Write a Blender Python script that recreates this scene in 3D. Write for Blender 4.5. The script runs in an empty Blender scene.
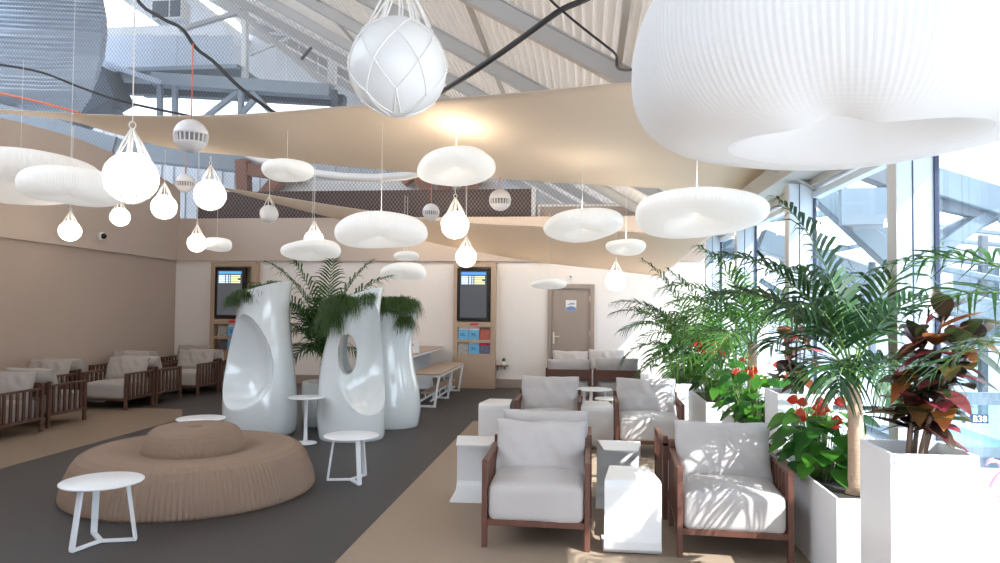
import bpy, bmesh, math, random
from mathutils import Vector, Matrix, noise
random.seed(7)
PI = math.pi
S = bpy.context.scene
COL = S.collection
rnd = random.uniform

# ------------------------------------------------------------------ camera
F = 720.0
EYE = Vector((0, 0, 1.6))
YAW, PITCH, ROLL = math.radians(6.863), math.radians(1.809), math.radians(0.5)
_f = Vector((-math.sin(YAW)*math.cos(PITCH), math.cos(YAW)*math.cos(PITCH), math.sin(PITCH)))
_r0 = Vector((math.cos(YAW), math.sin(YAW), 0)); _u0 = _r0.cross(_f)
_r = _r0*math.cos(ROLL) + _u0*math.sin(ROLL); _u = -_r0*math.sin(ROLL) + _u0*math.cos(ROLL)
cam = bpy.data.cameras.new('camera'); camo = bpy.data.objects.new('camera', cam); COL.objects.link(camo)
cam.sensor_width = 36; cam.lens = 36*F/1000; cam.clip_end = 400; cam.clip_start = 0.05
camo.matrix_world = Matrix(((_r.x, _u.x, -_f.x, EYE.x), (_r.y, _u.y, -_f.y, EYE.y), (_r.z, _u.z, -_f.z, EYE.z), (0, 0, 0, 1)))
S.camera = camo
def ray(px, py): return _f + _r*((px-500)/F) + _u*((281.5-py)/F)
def at(px, py, d): return EYE + ray(px, py)*d            # a measured point at camera depth d
def aty(px, py, Y):
    d = ray(px, py); return EYE + d*(Y/d.y)

# ------------------------------------------------------------------ mesh builder
class MB:
    def __init__(s): s.v = []; s.f = []; s.sm = []
    def add(s, vs, fs, smooth=False):
        o = len(s.v); s.v += [tuple(p) for p in vs]
        for q in fs: s.f.append([o+i for i in q]); s.sm.append(smooth)
        return s
    def box(s, x0, x1, y0, y1, z0, z1):
        s.add([(x0,y0,z0),(x1,y0,z0),(x1,y1,z0),(x0,y1,z0),(x0,y0,z1),(x1,y0,z1),(x1,y1,z1),(x0,y1,z1)],
              [(3,2,1,0),(4,5,6,7),(0,1,5,4),(1,2,6,5),(2,3,7,6),(3,0,4,7)]); return s
    def bar(s, a, b, w, h, up=(0,0,1)):
        a = Vector(a); b = Vector(b); d = (b-a).normalized(); up = Vector(up)
        if abs(d.dot(up)) > .98: up = Vector((1,0,0))
        x = d.cross(up).normalized(); y = x.cross(d)
        vs = [p + x*(w/2*i) + y*(h/2*j) for p in (a, b) for i, j in ((-1,-1),(1,-1),(1,1),(-1,1))]
        s.add(vs, [(0,1,2,3),(7,6,5,4),(0,4,5,1),(1,5,6,2),(2,6,7,3),(3,7,4,0)]); return s
    def tube(s, pts, r, n=6, cap=True, smooth=True):
        pts = [Vector(p) for p in pts]; m = len(pts)
        rs = r if isinstance(r, (list, tuple)) else [r]*m
        vs = []; prev = None
        for i, p in enumerate(pts):
            d = (pts[min(i+1, m-1)] - pts[max(i-1, 0)])
            d = d.normalized() if d.length > 1e-9 else Vector((0,0,1))
            if prev is None:
                x = d.cross(Vector((0,0,1)) if abs(d.z) < .9 else Vector((1,0,0))).normalized()
            else:
                x = (prev - d*prev.dot(d)); x = x.normalized() if x.length > 1e-6 else d.orthogonal().normalized()
            prev = x; y = d.cross(x)
            vs += [p + (x*math.cos(2*PI*k/n) + y*math.sin(2*PI*k/n))*rs[i] for k in range(n)]
        fs = [(i*n+k, i*n+(k+1)%n, (i+1)*n+(k+1)%n, (i+1)*n+k) for i in range(m-1) for k in range(n)]
        if cap: fs += [tuple(range(n))[::-1], tuple((m-1)*n+k for k in range(n))]
        s.add(vs, fs, smooth); return s
    def lathe(s, prof, n=32, c=(0,0,0), fr=None, smooth=True):
        """prof: (r, z) list; fr(i, a, r, z) -> (r, z) may shape each vertex."""
        vs = []
        for i, (r, z) in enumerate(prof):
            for k in range(n):
                a = 2*PI*k/n; rr, zz = (fr(i, a, r, z) if fr else (r, z))
                vs.append((c[0]+rr*math.cos(a), c[1]+rr*math.sin(a), c[2]+zz))
        m = len(prof)
        fs = [(i*n+k, i*n+(k+1)%n, (i+1)*n+(k+1)%n, (i+1)*n+k) for i in range(m-1) for k in range(n)]
        if prof[0][0] > 1e-4 and True: fs.append(tuple(range(n))[::-1])
        if prof[-1][0] > 1e-4: fs.append(tuple((m-1)*n+k for k in range(n)))
        s.add(vs, fs, smooth); return s
    def grid(s, P, smooth=True, wrap=False):
        m, n = len(P), len(P[0])
        s.add([p for row in P for p in row], [(i*n+k, i*n+k+1, (i+1)*n+k+1, (i+1)*n+k) for i in range(m-1) for k in range(n-1)], smooth); return s
    def rbox(s, c, sx, sy, sz, r, n=8, crown=0.0, wob=0.0, seed=0):
        """soft box: a subdivided cube whose edges are rounded and whose top is crowned"""
        for ax in range(3):
            for sg in (-1, 1):
                P = []
                for i in range(n+1):
                    row = []
                    for j in range(n+1):
                        # denser towards the edges
                        a = math.sin((i/n*2-1)*PI/2); b = math.sin((j/n*2-1)*PI/2)
                        p = [0,0,0]; p[ax] = sg; p[(ax+1)%3] = a*sg; p[(ax+2)%3] = b
                        q = Vector((p[0]*sx/2, p[1]*sy/2, p[2]*sz/2))
                        inn = Vector((max(-sx/2+r, min(sx/2-r, q.x)), max(-sy/2+r, min(sy/2-r, q.y)), max(-sz/2+r, min(sz/2-r, q.z))))
                        d = q - inn
                        if d.length > 1e-9: q = inn + d.normalized()*r
                        if crown: q.z += crown*(1-(2*q.x/sx)**2)*(1-(2*q.y/sy)**2)*(1 if q.z > 0 else 0)
                        if wob: q += Vector((0, noise.noise(q*7+Vector((seed,0,0))), noise.noise(q*6+Vector((0,seed,3)))))*wob
                        row.append(q + Vector(c))
                    P.append(row)
                s.grid(P)
        return s
    def xf(s, M, start=0):
        for i in range(start, len(s.v)): s.v[i] = tuple(M @ Vector(s.v[i]))
        return s
    def build(s, name, m=None, parent=None, bevel=0, weld=False):
        me = bpy.data.meshes.new(name); me.from_pydata(s.v, [], s.f); me.update()
        me.polygons.foreach_set('use_smooth', s.sm)
        if weld:
            bm = bmesh.new(); bm.from_mesh(me); bmesh.ops.remove_doubles(bm, verts=bm.verts, dist=1e-4)
            bmesh.ops.recalc_face_normals(bm, faces=bm.faces); bm.to_mesh(me); bm.free()
        o = bpy.data.objects.new(name, me); COL.objects.link(o)
        if m: me.materials.append(m)
        if parent: o.parent = parent
        if bevel:
            b = o.modifiers.new('edge', 'BEVEL'); b.width = bevel; b.segments = 2; b.limit_method = 'ANGLE'
        return o
def thing(name, label, cat, loc=(0,0,0), rz=0, group=None):
    o = bpy.data.objects.new(name, None); COL.objects.link(o); o.location = loc; o.rotation_euler = (0,0,rz)
    o.empty_display_size = .1
    return tag(o, label, cat, group)
def tag(o, label, cat, group=None):
    o['label'] = label; o['category'] = cat
    if group: o['group'] = group
    return o
def struct(o): o['kind'] = 'structure'; return o
def dup(root, loc, rz, label, group=None):
    r = root.copy(); COL.objects.link(r); r.location = loc; r.rotation_euler = (0,0,rz); r['label'] = label
    if group: r['group'] = group
    for ch in root.children:
        c = ch.copy(); COL.objects.link(c); c.parent = r
        for g in ch.children:
            d = g.copy(); COL.objects.link(d); d.parent = c
    return r

# ------------------------------------------------------------------ materials
def mat(name, col, rough=.6, metal=0, noise_amt=0, noise_scale=5, bump=0, bump_scale=60, emit=None, estr=0, transl=0, coat=0, stretch=None, spec=.5):
    m = bpy.data.materials.new(name); m.use_nodes = True; t = m.node_tree; N = t.nodes; L = t.links
    b = N['Principled BSDF']; b.inputs['Base Color'].default_value = (*col, 1); b.inputs['Roughness'].default_value = rough
    b.inputs['Metallic'].default_value = metal; b.inputs['Coat Weight'].default_value = coat; b.inputs['Coat Roughness'].default_value = .05
    b.inputs['Specular IOR Level'].default_value = spec
    if emit: b.inputs['Emission Color'].default_value = (*emit, 1); b.inputs['Emission Strength'].default_value = estr
    tc = N.new('ShaderNodeTexCoord'); src = tc.outputs['Object']
    if stretch:
        mp = N.new('ShaderNodeMapping'); mp.inputs['Scale'].default_value = stretch; L.new(src, mp.inputs['Vector']); src = mp.outputs['Vector']
    if noise_amt:
        n = N.new('ShaderNodeTexNoise'); n.inputs['Scale'].default_value = noise_scale; n.inputs['Detail'].default_value = 4; L.new(src, n.inputs['Vector'])
        mx = N.new('ShaderNodeMix'); mx.data_type = 'RGBA'
        mx.inputs['A'].default_value = (*[c*(1-noise_amt) for c in col], 1); mx.inputs['B'].default_value = (*[min(1, c*(1+noise_amt)) for c in col], 1)
        L.new(n.outputs['Fac'], mx.inputs['Factor']); L.new(mx.outputs['Result'], b.inputs['Base Color'])
    if bump:
        n2 = N.new('ShaderNodeTexNoise'); n2.inputs['Scale'].default_value = bump_scale; n2.inputs['Detail'].default_value = 3; L.new(src, n2.inputs['Vector'])
        bp = N.new('ShaderNodeBump'); bp.inputs['Strength'].default_value = bump; bp.inputs['Distance'].default_value = .01
        L.new(n2.outputs['Fac'], bp.inputs['Height']); L.new(bp.outputs['Normal'], b.inputs['Normal'])
    if transl:
        tr = N.new('ShaderNodeBsdfTranslucent'); tr.inputs['Color'].default_value = (*col, 1)
        ms = N.new('ShaderNodeMixShader'); ms.inputs['Fac'].default_value = transl
        L.new(b.outputs['BSDF'], ms.inputs[1]); L.new(tr.outputs['BSDF'], ms.inputs[2]); L.new(ms.outputs['Shader'], N['Material Output'].inputs['Surface'])
    return m
def leafmat(name, ramp, transl=.35, rough=.45):
    """each leaf (mesh island) picks its own colour from the ramp"""
    m = bpy.data.materials.new(name); m.use_nodes = True; t = m.node_tree; N = t.nodes; L = t.links
    b = N['Principled BSDF']; b.inputs['Roughness'].default_value = rough
    g = N.new('ShaderNodeNewGeometry'); r = N.new('ShaderNodeValToRGB'); L.new(g.outputs['Random Per Island'], r.inputs['Fac'])
    e = r.color_ramp.elements
    while len(e) < len(ramp): e.new(.5)
    for k, c in enumerate(ramp): e[k].position = k/(len(ramp)-1); e[k].color = (*c, 1)
    L.new(r.outputs['Color'], b.inputs['Base Color'])
    tr = N.new('ShaderNodeBsdfTranslucent'); L.new(r.outputs['Color'], tr.inputs['Color'])
    ms = N.new('ShaderNodeMixShader'); ms.inputs['Fac'].default_value = transl
    L.new(b.outputs['BSDF'], ms.inputs[1]); L.new(tr.outputs['BSDF'], ms.inputs[2]); L.new(ms.outputs['Shader'], N['Material Output'].inputs['Surface'])
    return m
def glassmat(name, tint=(.93,.97,1), refl=.07):
    m = bpy.data.materials.new(name); m.use_nodes = True; t = m.node_tree; N = t.nodes; L = t.links
    N.remove(N['Principled BSDF'])
    a = N.new('ShaderNodeBsdfTransparent'); a.inputs['Color'].default_value = (*tint, 1)
    g = N.new('ShaderNodeBsdfGlossy'); g.inputs['Roughness'].default_value = .02
    ms = N.new('ShaderNodeMixShader'); ms.inputs['Fac'].default_value = refl
    L.new(a.outputs[0], ms.inputs[1]); L.new(g.outputs[0], ms.inputs[2]); L.new(ms.outputs[0], N['Material Output'].inputs['Surface'])
    return m
def emat(name, col, s):
    m = bpy.data.materials.new(name); m.use_nodes = True; t = m.node_tree; N = t.nodes
    N.remove(N['Principled BSDF']); e = N.new('ShaderNodeEmission'); e.inputs['Color'].default_value = (*col, 1); e.inputs['Strength'].default_value = s
    t.links.new(e.outputs[0], N['Material Output'].inputs['Surface']); return m

M = dict(
 floor=mat('charcoal_woven_vinyl', (.052,.045,.043), .55, noise_amt=.22, noise_scale=6, stretch=(1.2,14,1), bump=.15, bump_scale=40),
 beige=mat('beige_woven_vinyl', (.33,.245,.178), .6, noise_amt=.10, noise_scale=6, stretch=(1.2,14,1), bump=.15, bump_scale=40),
 wall=mat('taupe_paint', (.49,.39,.325), .8, noise_amt=.04, noise_scale=1.5),
 bulk=mat('taupe_bulkhead_paint', (.57,.465,.395), .8, noise_amt=.03, noise_scale=1.5),
 beige_dim=mat('dimmed_beige_woven_vinyl', (.245,.178,.125), .6, noise_amt=.10, noise_scale=6, stretch=(1.2,14,1), bump=.15, bump_scale=40),  # beige vinyl with the weaker light of the left side put into its colour
 white_wall=mat('offwhite_paint', (.86,.80,.76), .8, noise_amt=.03, noise_scale=2),
 skirt=mat('taupe_skirting', (.36,.29,.25), .6),
 white=mat('white_lacquer', (.86,.86,.86), .28, coat=.2),
 white_metal=mat('white_powder_coat', (.84,.85,.87), .35),
 gloss=mat('white_gloss_fibreglass', (.82,.86,.87), .12, coat=1),
 planter=mat('white_planter_lacquer', (.86,.85,.85), .3, coat=.2),
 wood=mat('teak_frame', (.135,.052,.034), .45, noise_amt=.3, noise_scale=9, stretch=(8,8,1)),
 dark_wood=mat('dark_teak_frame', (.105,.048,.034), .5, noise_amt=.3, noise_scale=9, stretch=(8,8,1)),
 oak=mat('light_oak', (.47,.34,.245), .5, noise_amt=.12, noise_scale=6, stretch=(10,1,10)),
 oak_edge=mat('oak_edge', (.25,.14,.085), .5),
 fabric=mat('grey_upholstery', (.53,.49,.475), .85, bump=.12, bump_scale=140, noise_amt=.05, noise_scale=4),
 dimmed_fabric=mat('dimmed_grey_upholstery', (.40,.36,.335), .85, bump=.12, bump_scale=140, noise_amt=.05, noise_scale=4),  # grey upholstery darkened in colour for the dim light along the left wall
 pouf=mat('honeycomb_brown_paper', (.275,.185,.132), .8, noise_amt=.08, noise_scale=3),
 sail=mat('peach_sailcloth', (.86,.755,.64), .8, transl=.46),
 cloud=mat('white_honeycomb_paper', (.76,.765,.77), .75, transl=.25, emit=(1,.955,.89), estr=.17),
 big_cloud=mat('white_ribbed_paper', (.76,.77,.785), .75, transl=.25, emit=(1,.955,.90), estr=.05),
 globe_on=emat('lit_globe', (1,.88,.72), 3.2),
 globe_off=mat('unlit_globe', (.90,.91,.92), .3, transl=.3, coat=.3),
 rope=mat('white_rope', (.86,.84,.82), .8),
 spk=mat('white_speaker_shell', (.82,.79,.80), .3),
 grille=mat('grey_grille', (.30,.28,.28), .6),
 black=mat('black_cable', (.025,.022,.022), .5),
 orange=mat('orange_cord', (.75,.22,.12), .6),
 steel=mat('white_painted_steel', (.82,.83,.84), .5, noise_amt=.06),
 blue_steel=mat('blue_grey_steel', (.31,.37,.43), .5, noise_amt=.08),
 dark_steel=mat('dark_steel', (.10,.12,.15), .5),
 grey_beam=mat('grey_rafter_paint', (.50,.49,.48), .6),
 deck=mat('roof_deck_metal', (.80,.77,.74), .55, noise_amt=.06, transl=.22),
 duct=mat('corrugated_cladding', (.50,.56,.64), .45, metal=.1, noise_amt=.08, noise_scale=1),
 panel=mat('translucent_panel', (.78,.83,.90), .5, transl=.5),
 hall=mat('pale_hall_cladding', (.72,.73,.75), .7, noise_amt=.04),
 brown=mat('dark_brown_cladding', (.085,.045,.038), .7, noise_amt=.2, noise_scale=3),
 cladding=mat('grey_hall_cladding', (.52,.54,.57), .6, noise_amt=.08),
 lit_panel=mat('daylit_polycarbonate', (.85,.9,.95), .4, emit=(.88,.94,1), estr=.5),
 timber=mat('reddish_timber', (.30,.13,.08), .6, noise_amt=.2),
 net=mat('grey_net_cord', (.27,.265,.27), .8),
 frame=mat('white_blue_aluminium', (.56,.63,.70), .35),
 frame_edge=mat('aluminium_edge', (.55,.53,.52), .4),
 gasket=mat('navy_gasket', (.015,.02,.06), .4),
 glass=glassmat('clear_glass'),
 tv=mat('black_bezel', (.018,.016,.015), .25),
 red=mat('red_label', (.65,.04,.08), .5),
 door=mat('greige_door', (.36,.285,.24), .55),
 soil=mat('dark_soil', (.035,.025,.018), .95, bump=.6, bump_scale=40),
 trunk=mat('pale_palm_bark', (.50,.34,.23), .85, noise_amt=.25, noise_scale=8, stretch=(2,2,16), bump=.5, bump_scale=14),
 stem=mat('brown_stems', (.20,.13,.09), .7, noise_amt=.2),
 green_stem=mat('green_stems', (.16,.26,.06), .6),
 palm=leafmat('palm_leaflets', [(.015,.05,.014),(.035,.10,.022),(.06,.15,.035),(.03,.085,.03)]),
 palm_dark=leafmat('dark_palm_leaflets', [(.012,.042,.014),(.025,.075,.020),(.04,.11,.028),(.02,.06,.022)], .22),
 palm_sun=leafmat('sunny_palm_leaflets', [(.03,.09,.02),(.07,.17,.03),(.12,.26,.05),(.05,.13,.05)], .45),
 anth=leafmat('anthurium_leaves', [(.015,.07,.015),(.04,.16,.02),(.10,.30,.03),(.02,.09,.025)], .45, .3),
 croton=leafmat('croton_leaves', [(.035,.018,.018),(.05,.075,.025),(.03,.045,.018),(.45,.06,.10),(.025,.035,.018),(.045,.05,.02),(.50,.17,.05),(.06,.02,.025),(.05,.06,.02),(.14,.10,.03),(.04,.02,.02),(.36,.05,.07)], .4, .3),
 spathe=leafmat('red_spathes', [(.60,.05,.02),(.72,.13,.03),(.55,.02,.03),(.75,.22,.05)], .35, .25),
 pink=mat('pink_flower', (.80,.12,.22), .35, transl=.3),
 spadix=mat('yellow_spadix', (.80,.55,.15), .6),
 grass=leafmat('fine_grass', [(.03,.065,.014),(.055,.11,.022),(.08,.15,.035),(.038,.08,.02)], .25, .6),
 flamingo=mat('pink_plastic', (.85,.28,.42), .4),
 ground=mat('pale_concrete_apron', (.66,.68,.69), .8, noise_amt=.05),
 sign_blue=mat('dark_blue_sign', (.012,.03,.085), .8, spec=.1),
 out_steel=mat('outside_pale_steel', (.10,.135,.165), .5),
 out_dark=mat('outside_grey_steel', (.07,.082,.10), .5),
 paper_white=mat('white_paper', (.80,.80,.80), .6),
 cactus=mat('cactus_green', (.06,.16,.05), .7),
)

# ------------------------------------------------------------------ room shell
XW, XG, YB, XL, YR = 1.90, 2.13, 13.75, -8.30, -3.0
struct(MB().box(XL-.2, XG+.1, YR, YB+.2, -.2, 0).build('floor', M['floor']))
struct(MB().box(-1.53, XG, YR, 9.78, 0, .002).build('floor_beige_strip', M['beige']))
struct(MB().add([(XL,YR,.002),(-5.6,YR,.002),(-5.49,8.0,.002),(-5.47,9.3,.002),(-5.95,10.1,.002),(XL,10.1,.002),
                 (XL,YR,0),(-5.6,YR,0),(-5.49,8.0,0),(-5.47,9.3,0),(-5.95,10.1,0),(XL,10.1,0)],
                [(0,1,2,3,4,5),(11,10,9,8,7,6)]+[(i,i+6,(i+1)%6+6,(i+1)%6) for i in range(6)]).build('floor_beige_border', M['beige_dim']))
# left wall: lower lining, then the bulkhead that oversails it by a shadow gap
def zl(y): return 2.435 - .0145*(y-YB)
struct(MB().add([(XL,YR,0),(XL,YB,0),(XL,YB,zl(YB)),(XL,YR,zl(YR)),(XL-.2,YR,0),(XL-.2,YB,0),(XL-.2,YB,zl(YB)),(XL-.2,YR,zl(YR))],
   [(0,1,2,3),(7,6,5,4),(0,3,7,4),(1,5,6,2),(3,2,6,7),(0,4,5,1)]).build('wall_left', M['wall']))
xb = XL+.06
tops = [(YR,4.1),(6.0,4.12),(9.2,4.18),(10.0,4.22),(10.7,4.24),(11.8,4.18),(13.0,4.03),(YB,3.90)]
w = MB(); n = len(tops)
for x in (xb, XL-.25):
    w.v += [(x, y, zl(y)-.01) for y, z in tops] + [(x, y, z) for y, z in tops]
for i in range(n-1):
    w.f += [[i, i+1, n+i+1, n+i], [3*n+i, 3*n+i+1, 2*n+i+1, 2*n+i], [n+i, n+i+1, 3*n+i+1, 3*n+i], [2*n+i, 2*n+i+1, i+1, i]]; w.sm += [False]*4
struct(w.build('wall_left_upper', M['bulk']))
struct(MB().box(XL-.2, -.735, YB, YB+.2, 0, 2.44).box(-.735, .15, YB, YB+.2, 2.0, 2.44).box(.15, XG+1.2, YB, YB+.2, 0, 2.44).build('wall_back', M['white_wall']))
struct(MB().box(XL-.2, 2.3, YB-.07, YB+.25, 2.425, 3.28).build('wall_back_upper', M['bulk']))
struct(MB().box(-1.72, -.80, YB-.015, YB, 0, .17).build('baseboard_back', M['skirt'], bevel=.003))
struct(MB().box(-6.5, -2.6, YB-.015, YB, 0, .17).build('baseboard_back.001', M['skirt'], bevel=.003))
struct(MB().box(.2, XG, YB-.015, YB, 0, .17).build('baseboard_back.002', M['skirt'], bevel=.003))
struct(MB().box(XL-.2, XG+.2, YR-.2, YR, 0, .35).box(XL-.2, XG+.2, YR-.2, YR, 2.75, 8).box(XL-.2, -1.6, YR-.2, YR, .35, 2.75).build('wall_rear', M['wall']))
rw = MB()
for x in (-1.6, .2, 2.1): rw.box(x-.05, x+.05, YR-.15, YR-.05, .35, 2.75)
rw = rw.build('window_7', M['frame']); struct(rw)
MB().box(-1.6, 2.15, YR-.11, YR-.09, .35, 2.75).build('pane', M['glass'], rw)
# door
d = MB().box(-.735,-.66,YB-.05,YB+.1,0,1.99).box(.07,.15,YB-.05,YB+.1,0,1.99).box(-.66,.07,YB-.05,YB+.1,1.91,1.99).build('door_1', M['door'], bevel=.004); struct(d)
MB().box(-.66,.07,YB-.01,YB+.04,0.005,1.91).build('door_leaf', M['door'], d, bevel=.004)
MB().box(-.635,-.60,YB-.022,YB-.01,.86,1.08).box(-.62,-.51,YB-.06,YB-.045,.99,1.01).box(-.625,-.605,YB-.06,YB-.02,.99,1.01).build('door_handle', mat('brushed_brass',(.75,.70,.58),.3,metal=.4), d, bevel=.003)
for z in (.45, 1.05, 1.72): MB().tube([(.068,YB-.03,z-.05),(.068,YB-.03,z+.05)], .012, 8).build('hinge', M['white_metal'], d)
t = thing('door_sign', 'small white square notice with blue wave on the greige door', 'sign', (-.29, YB-.012, 1.59))
MB().box(-.10,.10,-.008,0,-.10,.10).build('sign_plate', M['paper_white'], t)
wv = MB(); P0 = [(-.095+.19*k/12, -.0095, -.045+.03*math.sin(k/12*3.2)) for k in range(13)]
wv.v += P0 + [(x,y,-.095) for x,y,z in P0]
for k in range(12): wv.f.append([13+k,14+k,k+1,k]); wv.sm.append(False)
wv.build('blue_wave', mat('wave_blue',(.18,.27,.55),.5), t)
wl = MB()
for x, h, z in ((-.055,.012,.012),(-.035,.02,.012),(-.012,.034,.014),(.012,.028,.016),(.036,.034,.014),(.058,.02,.02)): wl.box(x-.008,x+.008,-.0095,-.008,z,z+h)
wl.build('lettering', M['dark_steel'], t)
# roof deck: corrugated sheet falling towards the window wall, then rafters
def zr(x): return 4.16 - .58*x
rf = MB(); pts = []; x = -11.6; per = .095
while x < XG+.3:
    pts += [(x, 0), (x+per*.35, 0), (x+per*.5, .06), (x+per*.85, .06)]; x += per
for (y0, y1) in ((YR, 23.1),):
    o = len(rf.v)
    for (xx, h) in pts: rf.v += [(xx, y0, zr(xx)+h), (xx, y1, zr(xx)+h)]
    for i in range(len(pts)-1): rf.f.append([o+2*i, o+2*i+1, o+2*i+3, o+2*i+2]); rf.sm.append(False)
ro = rf.build('ceiling', M['deck']); struct(ro)
sm = ro.modifiers.new('gauge', 'SOLIDIFY'); sm.thickness = .02; sm.offset = 1
MY = [2.31, 4.68, 7.05, 9.42, 11.79]
for y in MY + [-.06, 14.1, 16.5, 18.9, 21.3]:
    for dz in (0,):
        a = Vector((-10.6, y, zr(-10.6)-.13)); b = Vector((XG+.1, y, zr(XG+.1)-.13))
        up = Vector((.58, 0, 1)).normalized()
        g = MB().bar(a, b, .03, .16, up).bar(a+up*.085, b+up*.085, .14, .015, up).bar(a-up*.085, b-up*.085, .14, .015, up)
        struct(g.build('roof_beam', M['grey_beam']))
for x in (-10.2, -8.4, -6.6, -4.6, -2.9, -1.3, .3):
    struct(MB().box(x-.03, x+.03, YR, 14.8, zr(x)-.055, zr(x)-.004).build('roof_beam', M['grey_beam']))
# window wall on the right
head = 2.62
for i, y in enumerate([-.06]+MY):
    y1 = ([-.06]+MY+[YB])[i+1]
    wn = MB().box(XG-.03, XG+.05, y+.12, y1, head, head+.06).box(XG-.03, XG+.05, y+.12, y1, .0, .12).build('window_%d' % (i+1), M['frame'], bevel=.004); struct(wn)
    MB().box(XW, XG-.01, y, y+.12, 0, 2.76).build('mullion', M['frame'], wn, bevel=.003)
    MB().box(XW-.012, XW, y-.01, y+.13, 0, 2.76).build('mullion_cap', M['frame_edge'], wn, bevel=.002)
    MB().box(XG-.020, XG+.008, y-.016, y, .12, head).box(XW+.085, XW+.092, y-.004, y, 0, 2.76).build('gasket', M['gasket'], wn)
    MB().box(XG+.0, XG+.02, y+.12, y1-.02, .12, head).build('pane', M['glass'], wn)
struct(MB().box(XW-.10, XG+.05, YR, YB, head+.17, head+.36).build('roof_beam', M['grey_beam'], bevel=.01))
struct(MB().box(XG-.06, XG+.06, YR, YB, head+.10, head+.20).build('trim_1', M['frame_edge'], bevel=.005))

# ------------------------------------------------------------------ hall behind
struct(MB().box(-8.25, -1.07, 14.4, 14.6, 2.9, 3.93).build('wall_gallery', M['brown']))
struct(MB().box(-1.07, 4.5, 14.4, 14.6, 2.9, 3.62).build('wall_gallery_pale', M['bulk']))
struct(MB().box(-.98, 2.0, 14.33, 14.42, 3.26, 3.31).box(-.98,-.93,14.33,14.42,3.31,3.56).box(-.2,-.16,14.33,14.42,3.31,3.56).box(-.98,2.0,14.33,14.42,3.56,3.60).build('trim_2', M['steel']))
struct(MB().box(-1.10, -1.02, 14.25, 14.4, 3.2, 3.95).build('steel_column', M['steel']))
struct(MB().box(-20, 7, YB+.2, 23.2, -.2, 0).box(-20, XL-.2, 4, YB+.2, -.2, 0).build('floor_hall', M['cladding']))
hw = MB(); x = -20.0
while x < 7:
    hw.box(x, x+.22, 23, 23.06, 0, 8.1); hw.box(x+.22, x+.44, 23.05, 23.12, 0, 8.1); x += .44
struct(hw.build('wall_hall_end', M['cladding']))
tp = MB(); a = aty(100, 92, 22.8); b = aty(330, 122, 22.8)
for k in range(16): tp.box(a.x, b.x, 22.8, 22.84, b.z+(a.z-b.z)*k/16, b.z+(a.z-b.z)*(k+.8)/16)
struct(tp.build('window_hall', M['lit_panel']))

a = aty(128, 4, 23.05); b = aty(166, 33, 23.05)
struct(MB().box(-20, 3.5, 23.05, 23.12, 8.1, b.z).box(-20, a.x, 23.05, 23.12, b.z, 12).box(b.x, -4, 23.05, 23.12, b.z, 12).box(a.x, b.x, 23.05, 23.12, a.z, 12.5).build('wall_hall_upper', M['cladding']))
a = aty(205, 16, 23.0); b = aty(228, 34, 23.0)
struct(MB().add([(a.x,23,a.z),(b.x,23,b.z-.1),(a.x,23,b.z),(a.x,22.97,a.z),(b.x,22.97,b.z-.1),(a.x,22.97,b.z)],[(0,2,1),(3,4,5),(0,1,4,3),(1,2,5,4),(2,0,3,5)]).build('window_hall_high', M['lit_panel']))
# flat left part of the hall roof; a skylight slot stays open between it and the deck
struct(MB().box(-20, -11.4, 4, 8, 10.3, 10.5).box(-20, -11.4, 21, 23.2, 10.3, 10.5).box(-20, -19, 8, 21, 10.3, 10.5).box(-13.4, -11.4, 8, 21, 10.3, 10.5).build('roof_hall', M['hall']))
struct(MB().box(-20.2, -20, 4, 23.2, 0, 10.5).build('wall_hall_side', M['hall']))
struct(MB().box(-20.2, XL-.3, 3.8, 4, 0, 6.5).build('wall_hall_front', M['hall']))
def beam(p, q, Y, w, m, name='roof_beam', Y2=None, dep=None):
    struct(MB().bar(aty(*p, Y), aty(*q, Y2 or Y), dep or w, w, (0,0,1) if abs(p[0]-q[0]) > abs(p[1]-q[1]) else (1,0,0)).build(name, m, bevel=.01))
Yg = 17.0
beam((245,-30),(245,80),Yg,.14,M['steel'],'steel_column'); beam((333,28),(332,86),Yg,.19,M['steel'],'steel_column')
beam((222,-2),(331,88),Yg-.3,.15,M['grey_beam']); beam((256,23),(329,24),Yg+.3,.09,M['steel']); beam((262,34),(329,34),Yg+.5,.08,M['steel'])
beam((329,26),(301,60),Yg+.4,.06,M['dark_steel']); beam((250,55),(330,20),Yg+1,.08,M['steel']); beam((255,-4),(330,26),Yg+1,.14,M['steel'])
beam((330,22),(362,50),Yg,.12,M['steel']); beam((283,-4),(300,40),Yg+1.2,.06,M['steel']); beam((180,30),(246,10),Yg+.6,.12,M['grey_beam'])
for x, a, b in ((276,8,62),(299,-4,52),(318,46,76),(287,36,80),(207,33,66)): beam((x,a),(x,b),Yg+.5,.025,M['steel'])
beam((155,80),(332,92),Yg-.2,.30,M['blue_steel'],dep=.4); beam((100,62),(160,82),Yg-.6,.12,M['panel']); beam((105,88),(345,101),Yg+.2,.26,M['dark_steel'])
for (p, q) in (((238,92),(205,118)),((252,92),(280,122)),((160,84),(160,120)),((175,84),(175,120)),((241,90),(241,120)),((258,96),(236,120)),((100,95),(128,122)),((335,90),(334,120))):
    beam(p, q, Yg-.3, .12, M['blue_steel'] if p[0] != 335 else M['dark_steel'])
pl = MB()
for x0, x1 in ((106,153),(154,177),(178,206),(208,232)):
    a, b = aty(x0, 36, Yg), aty(x1, 36, Yg); z0 = aty(x0, 67, Yg).z
    pl.box(a.x, b.x, Yg, Yg+.03, z0, a.z)
tag(pl.build('gantry_balustrade', M['panel']), 'pale translucent balustrade panels of the high gantry behind the net', 'balustrade')
gp = MB(); a = aty(100, 72, Yg); b = aty(243, 72, Yg); gp.box(a.x, b.x, Yg-.3, Yg+2, a.z-.12, a.z)
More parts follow.
